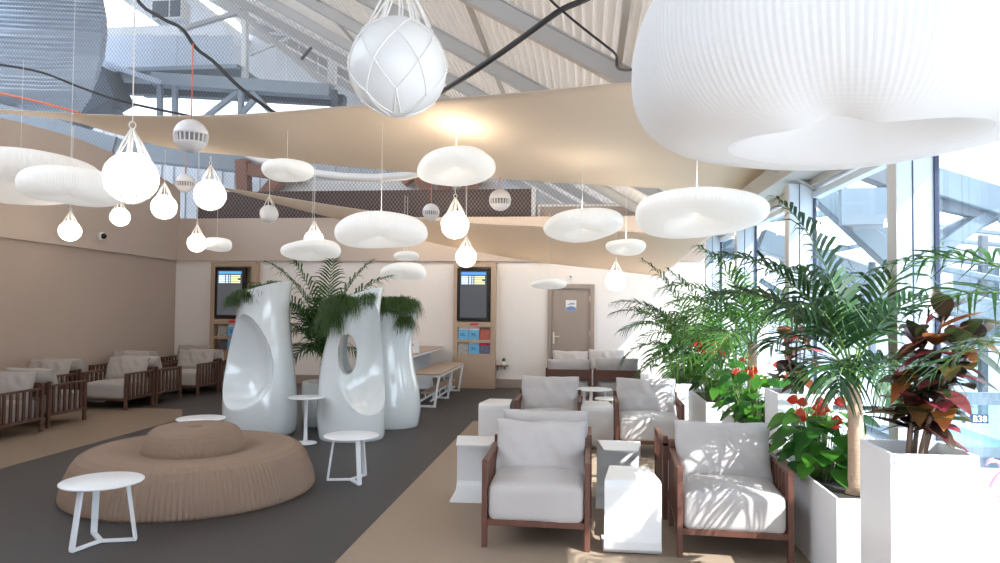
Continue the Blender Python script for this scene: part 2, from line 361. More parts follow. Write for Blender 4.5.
tag(gp.build('gantry_deck', M['blue_steel'], bevel=.02), 'grey steel gantry deck crossing the hall under translucent panels', 'gantry')
t = thing('floodlight', 'grey box floodlight hung high above the gantry panels', 'light', aty(175, 12, Yg-.5))
MB().box(-.5,.3,-.2,.2,-.25,.25).build('housing', M['steel'], t, bevel=.02); MB().box(-.46,-.05,-.22,-.19,-.2,.2).box(0,.26,-.22,-.19,-.2,.2).build('lens', M['dark_steel'], t)
# the big corrugated drum at top left
edge = [(100,-14,14.6),(104,0,14.5),(107,17,14.4),(107.5,35,14.4),(105,55,14.6),(100,72,14.9),(93,88,15.3),(83,103,15.8),(72,116,16.4)]
rows = []
for i in range(len(edge)-1):
    (x0,y0,a), (x1,y1,b) = edge[i], edge[i+1]
    for k in range(4): f = k/4; rows.append((x0+(x1-x0)*f, y0+(y1-y0)*f, a+(b-a)*f))
rows.append(edge[-1]); P = []
for i, (x, y, Y) in enumerate(rows):
    for o in (0, .10):
        p = aty(x, y, Y); q = aty(x, y+2.4*(o > 0), Y+o)
        P.append([q + Vector((-7*f, -.9*f, .28*f)) for f in (0, .15, .4, .7, 1)])
dr = MB().grid(P, smooth=False).build('corrugated_drum', M['duct']); tag(dr, 'large blue-grey corrugated drum in the hall above the taupe bulkhead', 'drum')
sm = dr.modifiers.new('gauge', 'SOLIDIFY'); sm.thickness = .25; sm.offset = 1
# dark mass and grey curved gutter under the drum
beam((60,118),(118,86),16.6,.9,M['dark_steel'],dep=.8)
beam((-10,112),(120,150),15.2,.5,M['blue_steel'],dep=.5); beam((120,150),(260,165),15.2,.42,M['blue_steel'],dep=.4)
for p, q in (((402,182),(425,160)),((445,197),(445,165)),((462,200),(486,160)),((412,162),(432,200)),((640,200),(616,160)),((245,205),(243,160)),((250,170),(300,176)),((262,200),(285,172))):
    struct(MB().bar(aty(*p, 14.85), aty(*q, 14.85), .26, .26).build('timber_beam', M['timber'], bevel=.01))
struct(MB().bar(aty(268,188,15.1), aty(497,188,15.1), .1, .30).build('hall_beam', M['white'], bevel=.01))
pp = [aty(x, y, 12.4) for x, y in ((240,150),(262,160),(290,169),(318,174),(345,177),(375,178),(405,176),(432,170))]
tag(MB().tube(pp, .075, 10).build('air_duct', M['white']), 'white tubular air duct curving below the long peach sail', 'duct')
# safety net in front of the hall
nb = MB(); r = .0032; sp = .075; zb = 3.28
def strand(p, q):
    d = (q-p).normalized(); sx = Vector((d.z, 0, -d.x))*r; sy = Vector((0, r, 0))
    nb.add([p+sx, p-sx, p+sy*1.6, q+sx, q-sx, q+sy*1.6], [(0,1,4,3),(1,2,5,4),(2,0,3,5)])
x = -22.0; Yn = 14.0
while x < 14:
    for sg in (1, -1):
        # x(z) = x + sg*(z-zb)*.75 ; stop at the roof and the ends
        ts = []
        for k in range(0, 61):
            z = zb + k*.12; xx = x + sg*(z-zb)*.75
            if -13.5 < xx < 1.3 and z < min(zr(xx)-.25, 10.4): ts.append((xx, z))
        if len(ts) > 1: strand(Vector((ts[0][0], Yn, ts[0][1])), Vector((ts[-1][0], Yn, ts[-1][1])))
    x += sp
tag(nb.build('safety_net', M['net']), 'fine grey diamond-mesh safety net screening the hall above the back bulkhead', 'net')

# ------------------------------------------------------------------ sails
def curve(pts, n):
    out = []; m = len(pts)
    for i in range(n):
        f = i/(n-1)*(m-1); k = min(int(f), m-2); u = f-k
        p0, p1, p2, p3 = pts[max(k-1,0)], pts[k], pts[k+1], pts[min(k+2,m-1)]
        out.append(.5*((2*p1)+(p2-p0)*u+(2*p0-5*p1+4*p2-p3)*u*u+(3*p1-p0-3*p2+p3)*u**3))
    return out
def sail(name, lo, hi, sag, label):
    A = curve([aty(*p) for p in lo], 60); B = curve([aty(*p) for p in hi], 60); P = []
    for j in range(25):
        f = j/24
        P.append([a.lerp(b, f) + Vector((0, 0, sag*4*f*(1-f)*math.sin(PI*min(1, .05+i/59)))) for i, (a, b) in enumerate(zip(A, B))])
    o = MB().grid(P).build(name, M['sail']); tag(o, label, 'shade sail')
    sm = o.modifiers.new('gauge', 'SOLIDIFY'); sm.thickness = .006
    return o
sail('shade_sail', [(-45,109,8.9),(60,118,9.1),(110,132,9.2),(174,149,9.3),(245,156,9.4),(340,166,9.4),(420,173,9.3),(530,181,9.2),(629,187,9.1),(720,191,9.0),(765,192,8.9)],
     [(-45,107,8.7),(60,113,8.4),(110,115,8.1),(174,116,7.8),(250,114,7.4),(340,107,7.0),(420,101,6.6),(530,92,6.1),(629,83,5.7),(735,80,5.4),(845,84,5.2)], -.10,
     'long peach sail canopy stretched across the room to the window wall, the larger and higher')
sail('shade_sail', [(214,187,13.3),(300,210,13.2),(350,222,13.1),(429,242,13.0),(470,250,12.9),(530,261,12.8),(600,269,12.7),(640,274,12.6),(659,277,12.6)],
     [(214,186,13.2),(300,200,12.9),(350,208,12.6),(429,219,12.2),(470,223,11.9),(530,226,11.5),(600,230,11.1),(660,234,10.7),(712,236,10.4)], -.06,
     'smaller peach sail canopy low against the back bulkhead above the door')

# ------------------------------------------------------------------ cloud lamps
def cloud(px, py, wp, hp, W, label, seed, top=3.4, lobes=None, cord=True, flat=0.0):
    st = math.hypot(1, (px-500)/F); d = F*W/wp*st; c = at(px, py, d); R = W/2; Hh = hp*d/F/2*(.80 if seed < 4 else .66)
    t = thing('pendant_cloud_lamp', label, 'pendant lamp', c, 0, 'white cloud lamps')
    tl = Matrix.Rotation(math.atan2(-c.x, c.y), 4, 'Z') @ Matrix.Rotation(math.radians({1:-3,2:-4,3:-4}.get(seed, -10)), 4, 'X') @ Matrix.Rotation(math.radians({5:-7,6:-3,7:-4,4:3}.get(seed, 0)), 4, 'Y')
    lobes = (.025,.02) if seed == 1 else (.06,.045)
    rg = random.Random(seed); ph = [rg.uniform(0, 6.28) for _ in range(5)]
    def fr(i, a, r, z):
        k = 1 + lobes[0]*math.cos(2*a+ph[0]) + lobes[1]*math.cos(3*a+ph[1]) + .015*math.cos(5*a+ph[2])
        kz = 1 + .13*math.cos(a+ph[3]) + .06*math.cos(2*a+ph[4])
        rib = 1 + (1 if round(a/(2*PI)*NS) % 2 else -1)*(.0012 if seed == 1 else .003)
        # the paper closes on one seam: a crease in the underside
        cr = math.exp(-((math.sin((a-4.6)/2))**2)*90)*.26*max(0,1-r/R*.9) if z < 0 else 0
        return r*k*rib*(1-.25*cr), z*kz + cr*Hh
    NS = 420 if seed == 1 else 220; prof = []; NR = 96 if seed == 1 else 48
    for j in range(NR+1):
        ps = -PI + 2*PI*j/NR          # -pi .. pi round the tube section, starting at the inner underside
        cx = .53*R; ax = .47*R
        r = cx + ax*math.copysign(abs(math.cos(ps))**.8, math.cos(ps)); z = Hh*math.copysign(abs(math.sin(ps))**.85, math.sin(ps))
        if math.cos(ps) < 0:
            q = -math.cos(ps)
            z = (-Hh*(1-.9*q**1.4)) if ps < 0 else Hh*(1-.5*q*q)
            r = max(cx*(1-q), .004)
        prof.append((r, z))
    MB().lathe(prof, NS, fr=fr, smooth=False).xf(tl).build('shade', M['big_cloud' if seed == 1 else 'cloud'], t)
    if cord:
        MB().tube([(0,0,Hh*.5),(0,0,top-c.z)], .0025, 5).build('cord', M['rope'], t)
    return t, c, Hh
CL = [
 (850,62,490,206,1.36,'giant ribbed white cloud lamp filling the upper right corner, by far the largest',1,4.2),
 (70,187,106,35,.85,'broad white cloud lamp before the taupe bulkhead, overlapping one behind it',2,4.6),
 (20,177,176,44,2.0,'wide white cloud lamp cut by the left frame edge, behind another cloud',3,4.9),
 (287,171,52,19,.55,'small white cloud lamp hung at the lower edge of the long sail, left of centre',4,3.5),
 (456,167,81,29,.80,'puffy white cloud lamp under the bright spot on the long sail',5,3.6),
 (381,232,91,34,.92,'white cloud lamp with deep dimple hanging above the planter towers',6,3.45),
 (582,226,81,26,.86,'tilted white cloud lamp hanging between the door and the big window-side cloud',7,3.3),
 (697,213,132,39,.95,'long white cloud lamp beside the window wall, second largest cloud on that side',8,3.0),
 (626,247,42,15,.50,'small flat white cloud lamp above the lit globe right of the door',9,3.1),
 (217,245,34,14,.50,'small pale cloud lamp before the back bulkhead beside a lit globe',10,3.4),
 (407,256,27,8,.40,'tiny pale cloud lamp before the bulkhead, below the dimpled cloud',11,3.2),
 (404,272,48,17,.66,'pale cloud lamp peeping between the palm and the information kiosk',12,3.1),
 (312,250,60,19,.72,'pale cloud lamp half hidden behind the tower palm fronds',13,3.4),
 (549,284,34,10,.48,'small cream cloud lamp hanging in front of the top of the door',14,2.9),
]
ups = []
for (px,py,wp,hp,W,lab,sd,top) in CL:
    t, c, Hh = cloud(px,py,wp,hp,W,lab,sd,top)
    if sd in (6,7,8,9): ups.append(c + Vector((0,0,Hh+.05)))
    if sd == 5: spot5 = c + Vector((0,0,Hh+.03))
    if sd == 1: spot1 = c + Vector((-.42,.3,Hh+.12))

# ------------------------------------------------------------------ net globes
def globe(px, py, wp, D, label, lit, top, seed, group):
    d = F*D/wp*math.hypot(1, (px-500)/F); c = at(px, py, d); R = D/2
    t = thing('pendant_globe_lamp', label, 'pendant lamp', c, seed*.7, group)
    MB().lathe([(max(R*math.cos(a), .0005), R*math.sin(a)) for a in [(-PI/2+PI*i/24) for i in range(25)]], 40).build('globe', M['globe_on' if lit else 'globe_off'], t)
    if isinstance(top, tuple): top = at(px, top[0], d).z
    n = 7; rr = R*1.015; net = MB(); lat = [-80,-42,-8,26,52]
    def nd(i, k): a = 2*PI*(k+.5*(i % 2))/n; l = math.radians(lat[i]); return Vector((rr*math.cos(l)*math.cos(a), rr*math.cos(l)*math.sin(a), rr*math.sin(l)))
    def arc(p, q): return [(p.lerp(q, f)).normalized()*rr for f in (0,.25,.5,.75,1)]
    th = R*(.022 if lit else .017)
    for i in range(len(lat)-1):
        for k in range(n):
            net.tube(arc(nd(i,k), nd(i+1,k)), th, 4, cap=False); net.tube(arc(nd(i,k), nd(i+1,(k-1) if i % 2 == 0 else (k+1))), th, 4, cap=False)
    for i in range(1, len(lat)):
        for k in range(n):
            p = nd(i, k)*1.01; net.lathe([(.0005,-th*1.8),(th*1.8,0),(.0005,th*1.8)], 5, p)
    ring = Vector((0,0,R*1.95))
    for k in range(n):
        p = nd(len(lat)-1, k); net.tube([p, p.lerp(ring, .5)+Vector((p.x,p.y,0))*.08, ring+Vector((p.x,p.y,0))*.08], th*1.5, 4, cap=False)
        net.tube([p+Vector((th*3,0,0)), p.lerp(ring, .5)+Vector((p.x,p.y,0))*.0+Vector((th*4,0,0)), ring+Vector((p.x,p.y,0))*.05], th*1.2, 4, cap=False)
    net.build('net', M['rope'], t)
    cd = MB().tube([ring+Vector((R*.12*math.cos(a), 0, R*.14+R*.14*math.sin(a))) for a in [2*PI*i/12 for i in range(13)]], th*1.3, 4)
    cd.tube([ring+Vector((0,0,R*.26)), (R*.03,0,top-c.z)], R*.022, 5); cd.tube([ring+Vector((0,0,R*.26)), (-R*.10,0,top-c.z)], R*.018, 5)
    cd.build('cord', M['rope'], t); return t, c
GL = [   # px, py, width px, size, label, lit, cord top: metres, or (pixel row) where the cord is tied
 (398,67,98,.36,'large unlit white globe in a rope net hanging at top centre',False,4.2),
 (131,178,57,.30,'biggest glowing globe in a rope net, hanging before the taupe bulkhead',True,5.0),
 (210,195,33,.42,'glowing netted globe hanging just below the white speaker sphere',True,(156,)),
 (164,207,27,.34,'glowing netted globe hanging between two brighter globes, left of the small speaker',True,(149,)),
 (120,217,21,.27,'small glowing netted globe peeping under the biggest glowing globe',True,(145,)),
 (70,231,24,.30,'glowing netted globe lowest along the taupe left wall under the cloud',True,(125,)),
 (197,243,20,.28,'glowing netted globe touching a small pale cloud by the back bulkhead',True,(150,)),
 (269,214,19,.26,'small unlit netted globe below the small cloud at the sail edge',False,(160,)),
 (314,240,20,.27,'glowing netted globe hanging just above the tower palm fronds',True,(166,)),
 (455,225,28,.34,'glowing netted globe hanging under the puffy cloud at mid ceiling',True,(176,)),
 (466,257,21,.28,'glowing netted globe hanging directly over the information kiosk screen',True,(178,)),
 (616,281,21,.28,'glowing netted globe hanging alone right of the door',True,(232,)),
]
for i, (px,py,wp,D,lab,lit,top) in enumerate(GL):
    t, c = globe(px,py,wp,D,lab,lit,top,i,'rope-net globe lamps')

# ------------------------------------------------------------------ speaker spheres
def speaker(px, py, wp, D, label, top, cordm):
    d = F*D/wp*math.hypot(1, (px-500)/F); c = at(px, py, d); R = D/2
    t = thing('hanging_speaker', label, 'speaker', c, 0, 'white speaker spheres')
    def cap(a0, a1): return [(max(R*math.cos(math.radians(a)), .0005), R*math.sin(math.radians(a))) for a in [a0+(a1-a0)*i/12 for i in range(13)]]
    MB().lathe(cap(4, 90), 32).build('upper_shell', M['spk'], t); MB().lathe(cap(-90, -24), 32).build('lower_shell', M['spk'], t)
    MB().lathe([(R*.86,-R*.42),(R*.9,-R*.2),(R*.86,R*.08)], 32).build('grille', M['grille'], t)
    fin = MB()
    for k in range(22):
        a = 2*PI*k/22; e = Vector((math.cos(a), math.sin(a), 0))
        fin.bar(e*R*.9+Vector((0,0,-R*.42)), e*R*.97+Vector((0,0,R*.08)), R*.07, R*.1, (e.x, e.y, .01))
    fin.build('fins', M['spk'], t)
    MB().tube([(0,0,R*.98),(0,0,top-c.z)], .006, 6).build('cord', cordm, t); return t
speaker(191,136,36,.30,'largest white speaker sphere, on an orange cord over the long sail edge',3.95,M['orange'])
speaker(185,183,20,.28,'small white speaker sphere hanging directly below the largest one',3.85,M['orange'])
speaker(431,212,17,.26,'smallest white speaker sphere, left of the glowing globe at mid ceiling',3.6,M['orange'])
speaker(500,200,22,.28,'white speaker sphere right of the glowing globe at mid ceiling',3.6,M['orange'])

# ------------------------------------------------------------------ cables
def cable(pts, r, m, label):
    o = MB().tube(curve([aty(*p) for p in pts], 40), r, 6).build('cable', m); tag(o, label, 'cable'); return o
cable([(-10,63,9.2),(40,72,9.2),(82,88,9.2),(125,102,9.2),(190,116,9.2)], .018, M['black'], 'black cable sagging across the corrugated drum to the sail')
cable([(-10,91,9.0),(35,101,9.0),(80,113,9.0)], .018, M['orange'], 'orange and black cable running down to the tip of the long sail')
cable([(85,-110,7.8),(132,-8,7.8),(160,17,7.8),(181,28,7.8),(196,48,7.8),(214,62,7.8),(236,84,7.8),(256,100,7.8),(275,113,7.8)], .022, M['black'], 'black cable looping down past the gantry in front of the net')
cable([(720,-75,5.5),(600,-8,5.6),(565,8,5.6),(548,19,5.6),(522,38,5.7),(485,64,5.8),(440,93,6.3),(405,112,7.3),(380,120,7.8)], .024, M['black'], 'thick black cable bundle slung under the roof deck')
cable([(500,-60,5.5),(545,-6,5.5),(566,14,5.5),(588,32,5.5),(606,46,5.5),(616,55,5.4),(622,70,4.9),(700,60,3.4)], .010, M['black'], 'thin black cable branching towards the giant cloud lamp')
cable([(538,-6,9.6),(543,45,9.7),(548,92,9.8)], .02, M['dark_steel'], 'thin dark rod hanging across the roof deck rafters')

# ------------------------------------------------------------------ armchairs
def pillow(w, h, T, seed, n=34):
    P = [[], []]
    for sgi, sg in enumerate((-1, 1)):
        for i in range(n+1):
            row = []
            for j in range(n+1):
                u = math.sin((i/n*2-1)*PI/2); v = math.sin((j/n*2-1)*PI/2)
                th = T/2*max(0, (1-abs(u)**3.2)*(1-abs(v)**3.2))**.42
                x = u*w/2*(1-.035*(1-v*v)); z = v*h/2*(1-.05*(1-u*u))
                edge = (1-abs(u)**6)*(1-abs(v)**6)
                wr = .020*noise.noise(Vector((x*3.1+seed, z*9, sg*2.3))) + .014*noise.noise(Vector((x*11+z*7, z*4+seed, 5))) - .010*abs(noise.noise(Vector((x*9-z*5, z*13+seed, 2))))
                wr += -.020*math.exp(-((x+.3*z)/.03)**2)*(.5+.5*v)*(1 if sg < 0 else 0)
                row.append(Vector((x + .01*noise.noise(Vector((z*8, seed, 1))), sg*th + wr*edge*(1 if sg < 0 else .6), z + .012*noise.noise(Vector((x*6, seed, 9)))*abs(v))))
            P[sgi].append(row)
    m = MB(); m.grid([r[::-1] for r in P[0]]); m.grid(P[1]); return m
def armchair(label, loc, rz, group, wood, seed):
    t = thing('slatted_armchair', label, 'armchair', loc, rz, group); m = M[wood]; W = .355; Dp = .70
    for sx in (-1, 1):
        x = sx*(W-.018)
        a = MB().box(x-.018,x+.018,.0,Dp,.545,.572)                     # arm plank
        for k in range(6): y = .085+k*.098; a.box(x-.012,x+.012,y,y+.036,.16,.547)
        a.box(x-.015,x+.015,.03,Dp-.03,.155,.19)
        a.build('armrest', m, t, bevel=.003)
        for y in (0, Dp-.045): MB().box(x-.018,x+.018,y,y+.045,0,.546 if y == 0 else .62).build('leg', m, t, bevel=.003)
    MB().box(-W+.036,W-.036,.005,.035,.145,.185).box(-W+.036,W-.036,Dp-.04,Dp-.01,.145,.185).box(-W+.036,W-.036,.035,Dp-.04,.165,.185).build('seat_frame', m, t, bevel=.003)
    b = MB().box(-W+.036,W-.036,Dp-.022,Dp-.004,.44,.60)
    b.build('back_rail', m, t, bevel=.003)
    MB().rbox((0,.31,.295), .634, .63, .25, .05, 12, crown=.03, wob=.006, seed=seed).build('seat_cushion', M['fabric' if wood == 'wood' else 'dimmed_fabric'], t, weld=True)
    p = pillow(.66, .42, .20, seed); p.xf(Matrix.Translation((0, .53, .58)) @ Matrix.Rotation(math.radians(-16), 4, 'X'))
    p.build('back_cushion', M['fabric' if wood == 'wood' else 'dimmed_fabric'], t, weld=True); return t
CH = 'slatted teak armchairs with grey cushions'
c0 = armchair('teak armchair with shaded grey cushions, beside the near white table, facing the camera', (-.325,4.74,0), 0, CH, 'wood', 3)
for _c in c0.children:
    if _c.name.startswith('back_cushion'): _c.location.z = -.03
def ch(x, y, rz, lab, src=None): return dup(src or c0, (x, y, 0), rz, lab, CH)
c1 = armchair('teak armchair with sunlit patches on its grey seat, beside the anthurium planter', (.935,4.72,0), math.radians(-2), CH, 'wood', 11)
ch(-.31,6.19,PI,'teak armchair facing away, back to back behind the shaded grey-cushioned one near the camera', c1)
_m = ch(.93,6.24,PI,'teak armchair facing away, back to back behind the sunlit-seat one', c0)
for _c in list(_m.children):
    if _c.name.startswith('back_cushion'): bpy.data.objects.remove(_c)
ch(-.41,7.72,0,'teak armchair in the middle row with a plain upright cushion, between two white tables', c1)
ch(.665,7.70,0,'teak armchair in the middle row nearest the palms, sun on its cushion top', c1)
ch(-.27,11.92,PI,'teak armchair seen from behind with its wooden back strip, in front of the door', c0)
ch(.47,11.92,PI,'teak armchair seen from behind with its wooden back strip, right of the door', c1)
ch(-.29,12.80,0,'distant teak armchair facing the camera right against the door', c0)
ch(.37,12.80,0,'distant teak armchair facing the camera against the wall right of the door', c1)
CL2 = 'dark slatted armchairs along the left wall'
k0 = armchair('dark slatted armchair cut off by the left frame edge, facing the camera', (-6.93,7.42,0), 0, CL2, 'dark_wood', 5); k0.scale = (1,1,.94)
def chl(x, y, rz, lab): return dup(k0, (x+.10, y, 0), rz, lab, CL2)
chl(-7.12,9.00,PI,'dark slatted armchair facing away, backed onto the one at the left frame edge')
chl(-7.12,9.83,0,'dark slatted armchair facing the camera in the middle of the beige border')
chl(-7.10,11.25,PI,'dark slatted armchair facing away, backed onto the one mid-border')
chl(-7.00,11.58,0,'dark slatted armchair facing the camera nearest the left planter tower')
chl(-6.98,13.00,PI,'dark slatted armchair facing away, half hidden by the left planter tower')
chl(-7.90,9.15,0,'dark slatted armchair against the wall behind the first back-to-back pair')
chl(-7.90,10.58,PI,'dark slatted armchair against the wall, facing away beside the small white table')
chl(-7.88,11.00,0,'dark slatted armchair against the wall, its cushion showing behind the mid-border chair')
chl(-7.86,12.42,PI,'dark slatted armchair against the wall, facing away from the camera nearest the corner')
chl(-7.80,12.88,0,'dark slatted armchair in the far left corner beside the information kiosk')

# ------------------------------------------------------------------ folded white side tables
def fold_table(label, loc, rz):
    # a folded sheet: broad upright, a top and a foot that taper towards the open end
    wb, wt, dp, hh, th = .36, .27, .44, .475, .014
    prof = [(dp,.006,wt+.05)] + [(.06+.0*i,0,0) for i in range(0)]
    # centre line (y, z, width): foot end -> fillet -> upright -> fillet -> top end
    prof = [(dp-.06,.008,.385),(.10,.008,.375),(.045,.016,.37),(.016,.04,.368),(.007,.09,wb),(.007,.42,wb),(.010,.452,wb),(.022,.467,wb-.004),(.05,.470,wb-.01),(dp,.470,wt)]
    m = MB(); n = len(prof)
    for i, (y, z, w) in enumerate(prof):
        a = prof[max(i-1,0)]; b = prof[min(i+1,n-1)]; dy, dz = b[0]-a[0], b[1]-a[1]; l = math.hypot(dy, dz); ny, nz = dz/l*th/2, -dy/l*th/2
        m.v += [(-w/2,y+ny,z+nz),(w/2,y+ny,z+nz),(w/2,y-ny,z-nz),(-w/2,y-ny,z-nz)]
    for i in range(n-1):
        for k in range(4): m.f.append([4*i+k, 4*i+(k+1)%4, 4*i+4+(k+1)%4, 4*i+4+k]); m.sm.append(False)
    m.f += [[3,2,1,0],[4*n-4,4*n-3,4*n-2,4*n-1]]; m.sm += [False, False]
    o = m.build('folded_side_table', M['white'], weld=True, bevel=.002); o.location = loc; o.rotation_euler = (0,0,rz)
    return tag(o, label, 'side table', 'folded white side tables')
fold_table('white folded side table nearest the camera, between the two front armchairs', (.30,4.71,0), 0)
fold_table('white folded side table with its open end forward, behind the nearest one', (.272,6.14,0), PI)
fold_table('white folded side table left of the shaded front armchair, at the beige floor edge', (-.915,6.15,0), PI+.05)
fold_table('white folded side table left of the middle-row armchair', (-1.03,8.10,0), -.06)
fold_table('white folded side table in front of the two small round tables', (.125,8.12,0), 0)
fold_table('white side table between the dark armchairs along the left wall', (-7.95,10.72,0), -1.5)

# ------------------------------------------------------------------ round tables
def round_table(label, loc, rz, R, h, group='round white three-legged tables'):
    t = thing('round_side_table', label, 'side table', loc, rz, group)
    MB().lathe([(.0005,h-.012),(R-.004,h-.012),(R,h-.008),(R,h-.003),(R-.004,h),(.0005,h)], 56).build('tabletop', M['white_metal'], t)
    for k in range(3):
        a = 2*PI*k/3; e = Vector((math.cos(a), math.sin(a), 0)); s = (-e.y, e.x, 0)
        top = e*(R*.62) + Vector((0,0,h-.012)); ft = e*(R*.84) + Vector((0,0,.012))
        l = MB().bar(top, ft, .042, .016, e).bar(ft+e*.006, Vector((0,0,.012)), .034, .018)
        l.build('leg', M['white_metal'], t, bevel=.003)
    return t
round_table('round white three-legged table in front of the brown pouf, nearest the camera', (-3.185,4.47,0), math.radians(-103), .255, .41)
round_table('round white three-legged table on the dark floor before the holed planter tower', (-2.10,6.33,0), math.radians(-170), .245, .41)
round_table('round white table showing only its top behind the dome of the brown pouf', (-3.91,6.99,0), .4, .24, .41)
round_table('round white table behind the folded one, before the chairs at the door', (.10,9.85,0), .3, .25, .47)
round_table('small round white table next to the larger round one between the middle chairs', (.30,9.35,0), .9, .19, .41)
t = thing('pedestal_table', 'slim white pedestal table with round foot between the planter towers', 'side table', (-3.17,7.93,0))
MB().lathe([(.0005,.512),(.195,.512),(.2,.516),(.2,.522),(.195,.526),(.0005,.526)], 40).build('tabletop', M['white_metal'], t)
MB().lathe([(.026,.02),(.022,.06),(.018,.25),(.022,.48),(.035,.512)], 20).build('stem', M['white_metal'], t)
MB().lathe([(.13,0),(.13,.008),(.10,.014),(.03,.022),(.0005,.022)], 32).build('foot', M['white_metal'], t)

# ------------------------------------------------------------------ pouf
t = thing('round_pouf_seat', 'big round brown honeycomb pouf bench with a domed centre on the dark floor', 'pouf', (-3.336,5.872,0))
NP = 300
def pl_(i, a, r, z): return (r*(1+(.006 if round(a/(2*PI)*NP) % 2 else -.006)) if r > .2 else r, z)
MB().lathe([(.985,0),(1.0,.02),(1.0,.05),(.985,.12),(.96,.19),(.925,.27),(.885,.325),(.83,.355),(.76,.368),(.66,.366),(.55,.352),(.44,.335),(.36,.33),(.0005,.33)], NP, fr=pl_, smooth=False).build('seat', M['pouf'], t)
MB().lathe([(.415,.325),(.413,.36),(.40,.41),(.385,.45),(.362,.49),(.335,.515),(.30,.532),(.24,.54),(.14,.538),(.07,.53),(.045,.515),(.035,.48),(.0005,.47)], NP, fr=pl_, smooth=False).build('backrest', M['pouf'], t)

# ------------------------------------------------------------------ sculpted planter towers
def loft(prof, n=64, cap_tilt=None):
    """prof rows: z, cx, cy, rx, ry ; cap_tilt(x, y, f) adds height near the rim"""
    m = MB(); k = len(prof)
    for i, (z, cx, cy, rx, ry) in enumerate(prof):
        for j in range(n):
            a = 2*PI*j/n; x = cx+rx*math.cos(a); y = cy+ry*math.sin(a)
            m.v.append((x, y, z + (cap_tilt(x-cx, y-cy)*max(0, (i-k*.55)/(k*.45))**1.5 if cap_tilt else 0)))
    for i in range(k-1):
        for j in range(n): m.f.append([i*n+j, i*n+(j+1)%n, (i+1)*n+(j+1)%n, (i+1)*n+j]); m.sm.append(True)
    m.f.append(list(range(n))[::-1]); m.f.append([(k-1)*n+j for j in range(n)]); m.sm += [False, False]
    return m
def smoothrows(rows, n):
    c = curve([Vector(r[:3]) for r in rows], n); d = curve([Vector((r[3], r[4], 0)) for r in rows], n)
    return [(a.x, a.y, a.z, b.x, b.y) for a, b in zip(c, d)]
def ell(c, r, rot=(0,0,0), n=48, egg=0.0):
    m = MB().lathe([(max(math.cos(a)*(1+egg*math.sin(a)), .0005), math.sin(a)) for a in [-PI/2+PI*i/32 for i in range(33)]], n)
    R = Matrix.Rotation(rot[2], 4, 'Z') @ Matrix.Rotation(rot[1], 4, 'Y') @ Matrix.Rotation(rot[0], 4, 'X')
    m.xf(Matrix.Translation(c) @ R @ Matrix.Diagonal((*r, 1))); return m
def carve(body, cutters):
    o = body.build('body', M['gloss'], weld=True); cs = []
    for c in cutters:
        k = c.build('cutter', None, weld=True); cs.append(k)
        b = o.modifiers.new('cut', 'BOOLEAN'); b.operation = 'DIFFERENCE'; b.object = k; b.solver = 'EXACT'
    dg = bpy.context.evaluated_depsgraph_get(); me = bpy.data.meshes.new_from_object(o.evaluated_get(dg)); o.modifiers.clear()
    o.data = me
    if not me.materials: me.materials.append(M['gloss'])
    for p in me.polygons: p.use_smooth = True; p.material_index = 0
    for k in cs: bpy.data.objects.remove(k)
    me.set_sharp_from_angle(angle=math.radians(40))
    b = o.modifiers.new('lip', 'BEVEL'); b.width = .018; b.segments = 3; b.limit_method = 'ANGLE'; b.angle_limit = math.radians(40)
    return o
TG = 'white sculpted planter towers'
def tower(label, loc, rows, tilt, cutters, rim):
    t = thing('planter_tower', label, 'planter', loc, 0, TG)
    o = carve(loft(smoothrows(rows, 44), 72, tilt), cutters); o.parent = t
    MB().lathe([(.0005,0),(rim[3],0),(rim[3],.012),(.0005,.016)], 32, (rim[0],rim[1],rim[2])).build('soil', M['soil'], t)
    return t
# left: niche facing the pouf
tower('white glossy planter tower with a closed concave niche, tallest of the three', (-3.96,8.46,0),
  [(0,0,0,.40,.36),(.06,0,0,.43,.385),(.25,-.01,0,.45,.40),(.6,-.015,0,.435,.38),(.95,-.01,0,.395,.34),(1.2,.0,0,.355,.30),(1.42,.01,0,.325,.275),(1.56,.015,0,.318,.275),(1.66,.015,0,.325,.29),(1.75,.02,0,.34,.305)],
  lambda x, y: .34*x-.05*y, [ell((-.15,-.38,.93),(.42,.36,.61),(0,-.12,.30),egg=-.20), ell((.015,0,1.86),(.30,.27,.19),(0,-.33,0))], (.01,0,1.66,.25))
tower('white glossy planter tower with a see-through egg-shaped hole, in the middle', (-2.77,8.36,0),
  [(0,0,0,.38,.34),(.06,0,0,.395,.355),(.3,-.01,0,.405,.36),(.6,-.01,0,.395,.35),(.9,.0,0,.375,.32),(1.2,.015,0,.325,.28),(1.42,.02,0,.30,.26),(1.56,.03,0,.30,.26),(1.66,.04,0,.315,.27)],
  lambda x, y: .42*x-.1*y, [ell((.35,-.27,1.0),(.40,.42,.70),(0,.02,-.35),egg=-.24), ell((-.055,.12,1.02),(.095,.6,.29),(0,0,.1)), ell((.03,0,1.74),(.27,.23,.15),(0,-.36,0))], (.03,0,1.55,.22))
tower('white glossy solid planter tower with swelling foot, nearest the kiosk', (-2.55,9.28,0),
  [(0,0,0,.36,.34),(.06,0,0,.375,.355),(.25,.02,0,.375,.35),(.5,.01,0,.355,.33),(.8,-.03,0,.325,.30),(1.05,-.04,0,.315,.29),(1.3,-.02,0,.325,.30),(1.5,.0,0,.345,.32),(1.6,.0,0,.35,.325)],
  lambda x, y: .10*x, [ell((.0,0,1.66),(.30,.28,.14))], (.0,0,1.53,.26))
t = thing('plant_pot', 'plain round white pot holding the tall palm between the planter towers', 'pot', (-3.42,9.15,0))
MB().lathe([(.24,0),(.27,.02),(.285,.3),(.28,.56),(.262,.57),(.25,.55),(.25,.5),(.0005,.5)], 48).build('body', M['gloss'], t)
